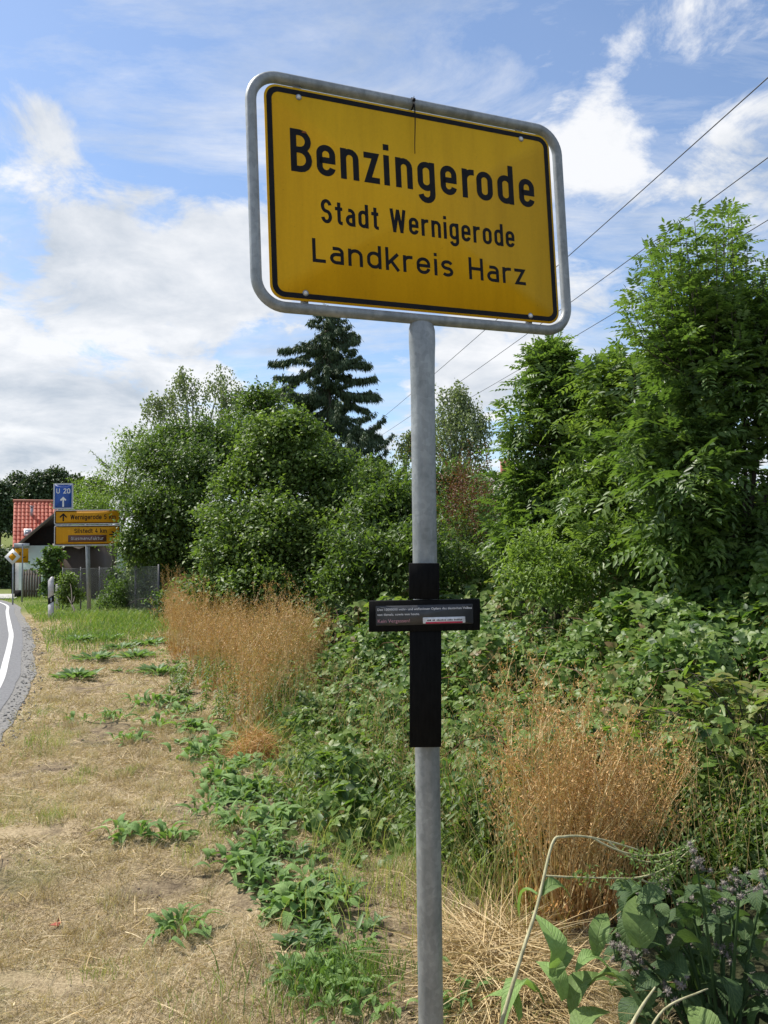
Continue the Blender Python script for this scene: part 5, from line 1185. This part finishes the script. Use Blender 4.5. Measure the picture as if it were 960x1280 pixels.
g = Geo(); write(g, f, 'Silstedt 4 km', w*.30, h*.385, h*.235, w*.79, 1, .14, weight=.15); part(g, 'lettering', 'black_print', p)
g = Geo(); stroke(g, f, [(w*.83, h*.47), (w*.93, h*.47)], h*.06, .0042); stroke(g, f, [(w*.87, h*.31), (w*.935, h*.47), (w*.87, h*.63)], h*.07, .0046); part(g, 'arrow', 'black_print', p)
g = Geo(); slab(g, f, rrect(w*.205, h*.49, w*.79, h*.85, .012, 3), .0045, .007); bpn = part(g, 'destination_insert', 'sign_brown', p)
HB[0] = .009
g = Geo(); write(g, f, 'Glasmanufaktur', w*.25, h*.745, h*.17, w*.745, 1, .16, weight=.11); 
lt = part(g, 'lettering', 'weathered_white', dsg, label='white lettering reading Glasmanufaktur')
g = Geo(); c = at(78, 645, Yd+.06); abox(g, c[0]-.03, c[0]+.03, Yd+.031, Yd+.07, at(78, 680, Yd)[2], at(78, 612, Yd)[2]); part(g, 'support_rail', 'galv_dull', dsg)

# ------------------------------------------------------------------ delineator post, fence
lb_ = hit(63, 774); Yl = lb_[1]
dl = thing('delineator_post', 'white roadside marker post with a slanted black band, left of the direction sign', 'marker post', lb_)
def dl_prism(v0a, v0b, v1a, v1b, name, mat, grow=0.0, u0=60.6, u1=67.0):
    pts = []
    for u, va, vb in ((u0, v0a, v1a), (u1, v0b, v1b)):
        for v in (va, vb):
            for y in (Yl-.03-grow, Yl+.03+grow):
                p = at(u, v, Yl); pts.append((p[0]+(grow if u == u1 else -grow), y, p[2]))
    pts = np.array(pts); back = pts.copy(); back[:, 0] = pts[:, 0].mean(); back[:, 1] = np.where(pts[:, 1] > Yl, Yl+.08, Yl+.0)
    g = hull(Geo(), np.concatenate([pts, back])); part(g, name, mat, dl)
dl_prism(726, 721, 747.9, 743.9, 'upper_body', 'weathered_white'); dl_prism(748, 744, 756, 752, 'black_band', 'black_print', .001); dl_prism(756.1, 752.1, 778, 778, 'lower_body', 'weathered_white')
g = Geo(); p = at(64, 750, Yl-.034); box(g, p, (.018, 0, 0), (0, .004, 0), (0, 0, .055)); part(g, 'reflector', 'galv_dull', dl)

def wire_fence():
    A = hit(76, 764); B = hit(122, 766); B2 = hit(196, 778)
    t = thing('wire_fence', 'grey chain link fence in front of the hedge, right of the white marker', 'fence', A)
    g = Geo(); H = 1.25
    pts = [A, A+(B-A)*.5, B, B+(B2-B)*.33, B+(B2-B)*.66, B2]
    for p in pts:
        p = np.array([p[0], p[1]+.15, float(ground(p[0], p[1]+.15))]); gp = Geo(); tube(gp, [p-UP*.1, p+UP*(H+.08)], .024, 8); part(gp, 'fence_post', 'wire', t, True)
    for a, b in zip(pts[:-1], pts[1:]):
        a = a+np.array([0, .12, .03]); b = b+np.array([0, .12, .03]); L = np.linalg.norm(b-a); e = (b-a)/L; nx = int((L+H)/.07)
        for k in range(nx):
            x0 = k*.07
            for sg in (1, -1):
                s0, s1 = (x0-H, x0) if sg == 1 else (x0, x0-H)
                zz0, zz1 = 0, H
                # clip to the bay
                lo, hi = sorted((s0, s1))
                def pt(s_):
                    f_ = (s_-s0)/(s1-s0); return a+e*s_+UP*(zz0+(zz1-zz0)*f_)
                q0, q1 = max(lo, 0), min(hi, L)
                if q1-q0 < .02: continue
                p0, p1 = pt(q0), pt(q1); nrm_ = np.array([-e[1], e[0], 0])*.002*sg
                wd = .0032
                sd_ = nrm(np.cross(p1-p0, np.array([-e[1], e[0], 0])))*wd
                g.quads([p0-sd_+nrm_, p0+sd_+nrm_, p1+sd_+nrm_, p1-sd_+nrm_], [(0, 1, 2, 3)])
        for zz in (.01, H): tube(g, [a+UP*zz, b+UP*zz], .003, 4)
    part(g, 'chain_link', 'mesh_wire', t, kind='stuff')
wire_fence()
p = hit(72, 764); g = Geo(); z = p[2]; abox(g, p[0]-.05, p[0]+.05, p[1]-.05, p[1]+.05, z-.05, z+.82, bev=.01); 
solo(g, 'stone_post', 'paving', 'pale grey stone post between the white marker post and the wire fence', 'post', None, False, p)

# ------------------------------------------------------------------ priority sign and the sign behind it
def small_post(u, v0, v1, Y, t):
    b = at(u, v1, Y); b = np.array([b[0], b[1], float(ground(b[0], b[1]))]); return b
Yp = 30; b = small_post(16, 0, 750, Yp, None)
ps = thing('priority_sign', 'white edged yellow diamond sign on a thin post in front of the red roofed house', 'road sign', b)
g = Geo(); tp = at(15.5, 686, Yp); tube(g, [b-UP*.1, np.array([b[0], Yp, tp[2]])], .03, 8); part(g, 'post', 'galv_dull', ps, True)
c = at(15.5, 696, Yp-.05); s_ = .30
def dia(s, y): return np.array([(c[0], y, c[2]+s), (c[0]+s, y, c[2]), (c[0], y, c[2]-s), (c[0]-s, y, c[2])])
g = hull(Geo(), np.concatenate([dia(s_, c[1]), dia(s_, c[1]+.02)])); dp = part(g, 'sign_plate', 'white_paint', ps)
g = hull(Geo(), np.concatenate([dia(s_*.52, c[1]-.004), dia(s_*.52, c[1]-.001)])); part(g, 'yellow_diamond', 'sign_orange', dp)
Yq = 33; b = small_post(27.5, 0, 750, Yq, None)
qs = thing('side_road_sign', 'tilted yellow sign with a grey strip on top, half hidden behind the diamond sign', 'road sign', b)
g = Geo(); tp = at(27.5, 680, Yq); tube(g, [b-UP*.1, np.array([b[0], Yq, tp[2]])], .035, 8); part(g, 'post', 'galv_dull', qs, True)
def qpanel(u0, u1, v0, v1, name, mat, dv=0):
    pts = []
    for u, d in ((u0, 0), (u1, dv)):
        for v in (v0+d, v1+d):
            for y in (-.05, -.03): p = at(u, v, Yq); pts.append((p[0], Yq+y+(u-27)*.02, p[2]))
    part(hull(Geo(), pts), name, mat, qs)
qpanel(21, 34, 685.5, 703.5, 'sign_panel', 'sign_orange'); qpanel(20, 35, 679, 684.5, 'top_strip', 'sign_back')
g = Geo()
for (u0, v0, u1, v1) in ((25, 690, 25, 694), (29, 697, 32, 696)):
    a, d = at(u0, v0, Yq-.12), at(u1, v1, Yq-.12); tube(g, [a, d], .02, 5)
part(g, 'sign_marks', 'black_print', qs)

# ------------------------------------------------------------------ house with the red roof
Yh = 46; hb = at(40, 738, Yh); X0h = float(at(15.5, 738, Yh)[0]); gz = float(ground(hb[0], Yh)); 
house = thing('red_roof_house', 'house with a red tiled roof, pale green wall and dark gable', 'house', (X0h, Yh, gz))
house.rotation_euler.z = R(24)
def X(u, Y=Yh): return float(at(u, 700, Y)[0])
def Zz(v, Y=Yh): return float(at(40, v, Y)[2])
xl, xr = X(15.5), X(120); zr, ze = Zz(623), Zz(692)
g = Geo(); abox(g, xl+.12, xr-.1, Yh, Yh+6, gz-.3, ze+.1); part(g, 'wall', 'plaster_white', house, label='white wall under the eaves')
# roof slope towards the road, ridge 2.6 m behind the eaves
def rp(x, f): return np.array([x, Yh-.35+f*3.2, ze-.12+f*(zr-ze+.12)])
g = Geo(); hull(g, [rp(xl, 0), rp(xr, 0), rp(xl, 1), rp(xr, 1), rp(xl, 0)-UP*.12, rp(xr, 0)-UP*.12, rp(xl, 1)-UP*.12, rp(xr, 1)-UP*.12]); roof = part(g, 'roof', 'brick', house)
b1 = lambda x, f: np.array([x, Yh+2.85+(1-f)*3.2, ze-.12+f*(zr-ze+.12)])
g = Geo(); hull(g, [b1(xl, 0), b1(xr, 0), b1(xl, 1), b1(xr, 1), b1(xl, 0)-UP*.12, b1(xr, 0)-UP*.12, b1(xl, 1)-UP*.12, b1(xr, 1)-UP*.12]); part(g, 'roof', 'brick', house, label='rear slope of the red roof')
g = Geo(); nx, ny = int((xr-xl)/.21), 14; nn = nrm(np.cross(rp(xr, 0)-rp(xl, 0), rp(xl, 1)-rp(xl, 0)))
for i in range(nx):
    for j in range(ny):
        x0 = xl+(xr-xl)*i/nx; w = (xr-xl)/nx; f0, f1 = j/ny, (j+1.12)/ny
        pts = [rp(x0+w*k, f_)+nn*(hh+(.03 if f_ == f0 else 0)) for f_ in (f0, min(f1, 1)) for k, hh in ((.04, .012), (.3, .055), (.62, .05), (.96, .006))]
        g.quads(pts, [(0, 1, 5, 4), (1, 2, 6, 5), (2, 3, 7, 6)], np.full(3, .5+.22*rng.normal())); g.add([pts[0], pts[1], pts[2], pts[3], rp(x0+w*.5, f0)], [(4, 1, 0), (4, 2, 1), (4, 3, 2)], .3)
part(g, 'roof_tiles', 'roof_tile', roof, kind='stuff')
g = Geo(); tube(g, [np.array([xl-.05, Yh+2.85, zr+.04]), np.array([xr, Yh+2.85, zr+.04])], .09, 8); part(g, 'ridge', 'brick', roof, True)
g = Geo(); tube(g, [rp(X(37.5), .72)+UP*-.05, rp(X(37.5), .72)+UP*.55], [.10, .08], 10); tube(g, [rp(X(37.5), .72)+UP*.55, rp(X(37.5), .72)+UP*.62], [.13, .13], 10); part(g, 'vent_pipe', 'galv_dull', house, True)
c = rp(X(33), .40)+nn*.07; ex = np.array([.22, 0, 0]); eu = nrm(rp(xl, 1)-rp(xl, 0))*.26
g = Geo(); box(g, c, ex, eu, nn*.05); sk = part(g, 'skylight', 'white_paint', roof); g = Geo(); box(g, c+nn*.052, ex*.72, eu*.74, nn*.006); part(g, 'pane', 'glass', sk)
# front wing: dark gable over a pale green wall
xa, xb = X(22), X(150); zb = Zz(682); zt = Zz(624); xm = (xa+xb)/2; y0 = Yh-.75
g = Geo(); abox(g, xa+.05, xb, y0, Yh+.5, gz-.3, zb); part(g, 'wall', 'plaster_green', house, label='pale green wall of the front wing')
g = Geo(); hull(g, [(xa, y0+.06, zb), (xb, y0+.06, zb), (xm, y0+.06, zt), (xa, Yh+2, zb), (xb, Yh+2, zb), (xm, Yh+2, zt)]); part(g, 'gable', 'dark_wood', house)
for sg in (-1, 1):
    xe = xa-.3 if sg < 0 else xb+.3; zz = zb-.3
    g = Geo(); hull(g, [(xe, y0-.45, zz), (xm, y0-.45, zt), (xe, Yh+1.5, zz), (xm, Yh+1.5, zt), (xe, y0-.45, zz+.16), (xm, y0-.45, zt+.16), (xe, Yh+1.5, zz+.16), (xm, Yh+1.5, zt+.16)]); part(g, 'roof', 'roof_tile', house, label='slope of the front wing roof')
    g = Geo(); hull(g, [(xe, y0-.5, zz-.04), (xm, y0-.5, zt-.04), (xe, y0-.46, zz-.04), (xm, y0-.46, zt-.04), (xe, y0-.5, zz+.18), (xm, y0-.5, zt+.18), (xe, y0-.46, zz+.18), (xm, y0-.46, zt+.18)]); part(g, 'barge_board', 'old_wood', house)
g = Geo(); x_ = X(25.5); tube(g, [(x_, Yh-.12, gz), (x_, Yh-.12, ze-.1)], .07, 8); part(g, 'downpipe', 'galv_dull', house, True)
g = Geo(); tube(g, [(xl-.02, Yh-.42, ze-.16), (xr, Yh-.42, ze-.16)], .07, 8); part(g, 'gutter', 'galv_dull', house, True)
g = Geo(); abox(g, xl-.04, xl+.14, Yh-.03, Yh+.1, gz, ze); part(g, 'corner_board', 'dark_wood', house)
# wooden fence
Yf = 38; fa = X(28, Yf); fb = X(51.5, Yf); fz = float(ground((fa+fb)/2, Yf)); ft = at(40, 712, Yf)[2]
wf = thing('wooden_fence', 'short fence of weathered brown boards in front of the green house wall', 'fence', (fa, Yf, fz))
n = 7
for k in range(n):
    w = (fb-fa)/n; g = Geo(); abox(g, fa+w*k+.012, fa+w*(k+1)-.012, Yf, Yf+.03, fz-.1, ft+.05*rng.normal()*.6); part(g, 'plank', 'old_wood', wf)
for zz in (.3, 1.1):
    g = Geo(); abox(g, fa, fb, Yf+.031, Yf+.08, fz+zz, fz+zz+.09); part(g, 'rail', 'old_wood', wf)
g = Geo(); c = at(24.5, 741, 39); abox(g, c[0]-.22, c[0]+.25, 38.9, 39.3, float(ground(c[0], 39))-.02, c[2]+.12); solo(g, 'stone_trough', 'dark_wood', 'low dark trough on the pavement beside the wooden fence', 'trough', None, False, (c[0], 39, float(ground(c[0], 39))))
# pavement in front of the house
g = Geo(); V = []
for (x, y) in ((-18.2, 37.2), (X(19, 36.8), 36.8), (X(23, 39.5), 39.5), (X(26, 45), 45.9), (-26.6, 45.4), (-21.3, 41)): V.append((x, y, float(-.029*(y-17))+.05))
nV = len(V); g.add(V, [(0, 1, 2), (0, 2, 5), (2, 3, 5), (3, 4, 5)]); setting(g, 'pavement', 'paving')
# shed
Ys = 36; b = at(90, 740, Ys); z0 = float(ground(b[0], Ys))
sh = thing('brown_shed', 'low reddish brown shed with a brick corner pier behind the direction sign', 'shed', (b[0], Ys, z0))
g = Geo(); abox(g, X(79, Ys), X(118, Ys), Ys, Ys+2.5, z0-.1, Zz(684, Ys)); part(g, 'wall', 'brown_wood', sh)
g = Geo(); abox(g, X(71.5, Ys), X(78.5, Ys), Ys-.12, Ys+.3, z0-.1, Zz(684, Ys)); part(g, 'brick_pier', 'brick', sh)
g = Geo(); abox(g, X(69, Ys), X(120, Ys), Ys-.3, Ys+2.8, Zz(684, Ys)+.003, Zz(680, Ys)); part(g, 'roof', 'roof_grey', sh)

# house on the bank, mostly hidden
Yb = 38; c = at(612, 600, Yb); z0 = float(ground(c[0], Yb))
hb2 = thing('bank_house', 'mostly hidden house with a brick chimney, between the middle birch and pointed ash', 'house', (c[0], Yb, z0))
zr2 = float(at(620, 584, Yb)[2]); ze2 = float(at(620, 603, Yb)[2])
g = Geo(); abox(g, c[0]-2.2, c[0]+4, Yb, Yb+5, z0-.3, ze2); part(g, 'wall', 'plaster_white', hb2)
g = Geo(); hull(g, [(c[0]-.9, Yb-.4, ze2-.1), (c[0]+4.3, Yb-.4, ze2-.1), (c[0]+.1, Yb+2.5, zr2), (c[0]+4.3, Yb+2.5, zr2), (c[0]-.9, Yb+5.4, ze2-.1), (c[0]+4.3, Yb+5.4, ze2-.1)]); part(g, 'roof', 'roof_grey', hb2)
p = at(631, 585, Yb+2); g = Geo(); abox(g, p[0]-.2, p[0]+.2, p[1]-.2, p[1]+.2, zr2-.8, float(at(631, 570, Yb)[2])); abox(g, p[0]-.25, p[0]+.25, p[1]-.25, p[1]+.25, float(at(631, 570, Yb)[2])+.002, float(at(631, 570, Yb)[2])+.09); part(g, 'chimney', 'brick', hb2)

# ------------------------------------------------------------------ power line
Yu = 62; top = at(462, 548, Yu); pb_ = np.array([top[0]-.15, Yu, float(ground(top[0], Yu))])
up = thing('utility_pole', 'power line pole with a cross arm, mostly hidden behind the spruce', 'utility pole', pb_)
g = Geo(); tube(g, [pb_-UP*.2, np.array([pb_[0], Yu, top[2]])], [.16, .11], 10); part(g, 'post', 'bark', up, True)
za = float(at(462, 559, Yu)[2]); g = Geo(); abox(g, float(at(432, 559, Yu)[0]), float(at(483, 559, Yu)[0]), Yu-.2, Yu-.08, za-.07, za+.07); part(g, 'cross_arm', 'galv_dull', up)
WP = [(437, 960, 97), (459, 960, 197), (481, 960, 275)]; HW = 7.6
for k, (u0, u1, v1) in enumerate(WP):
    a = at(u0, 559, Yu)+UP*.2; a[1] = Yu-.14
    g = Geo(); tube(g, [a-UP*.16, a-UP*.1, a-UP*.04, a+UP*.02], [.03, .06, .045, .03], 8); part(g, 'insulator', 'white_paint', up, True)
    Yn = (12.8, 15.6, 18.6)[k]; b = at(u1, v1, Yn); d = b-a; ln = 1.55; P = []
    for t in np.linspace(0, ln, 40): P.append(a+d*t-UP*(.35*t*(1-t)*2))
    g = Geo(); tube(g, P, .011, 5); o = solo(g, 'power_line', 'wire', ['uppermost of the three wires crossing the sky on the right', 'middle one of the three wires crossing the sky on the right', 'lowest of the three wires, running into the tallest ash'][k], 'power line', 'overhead wires', True, a)
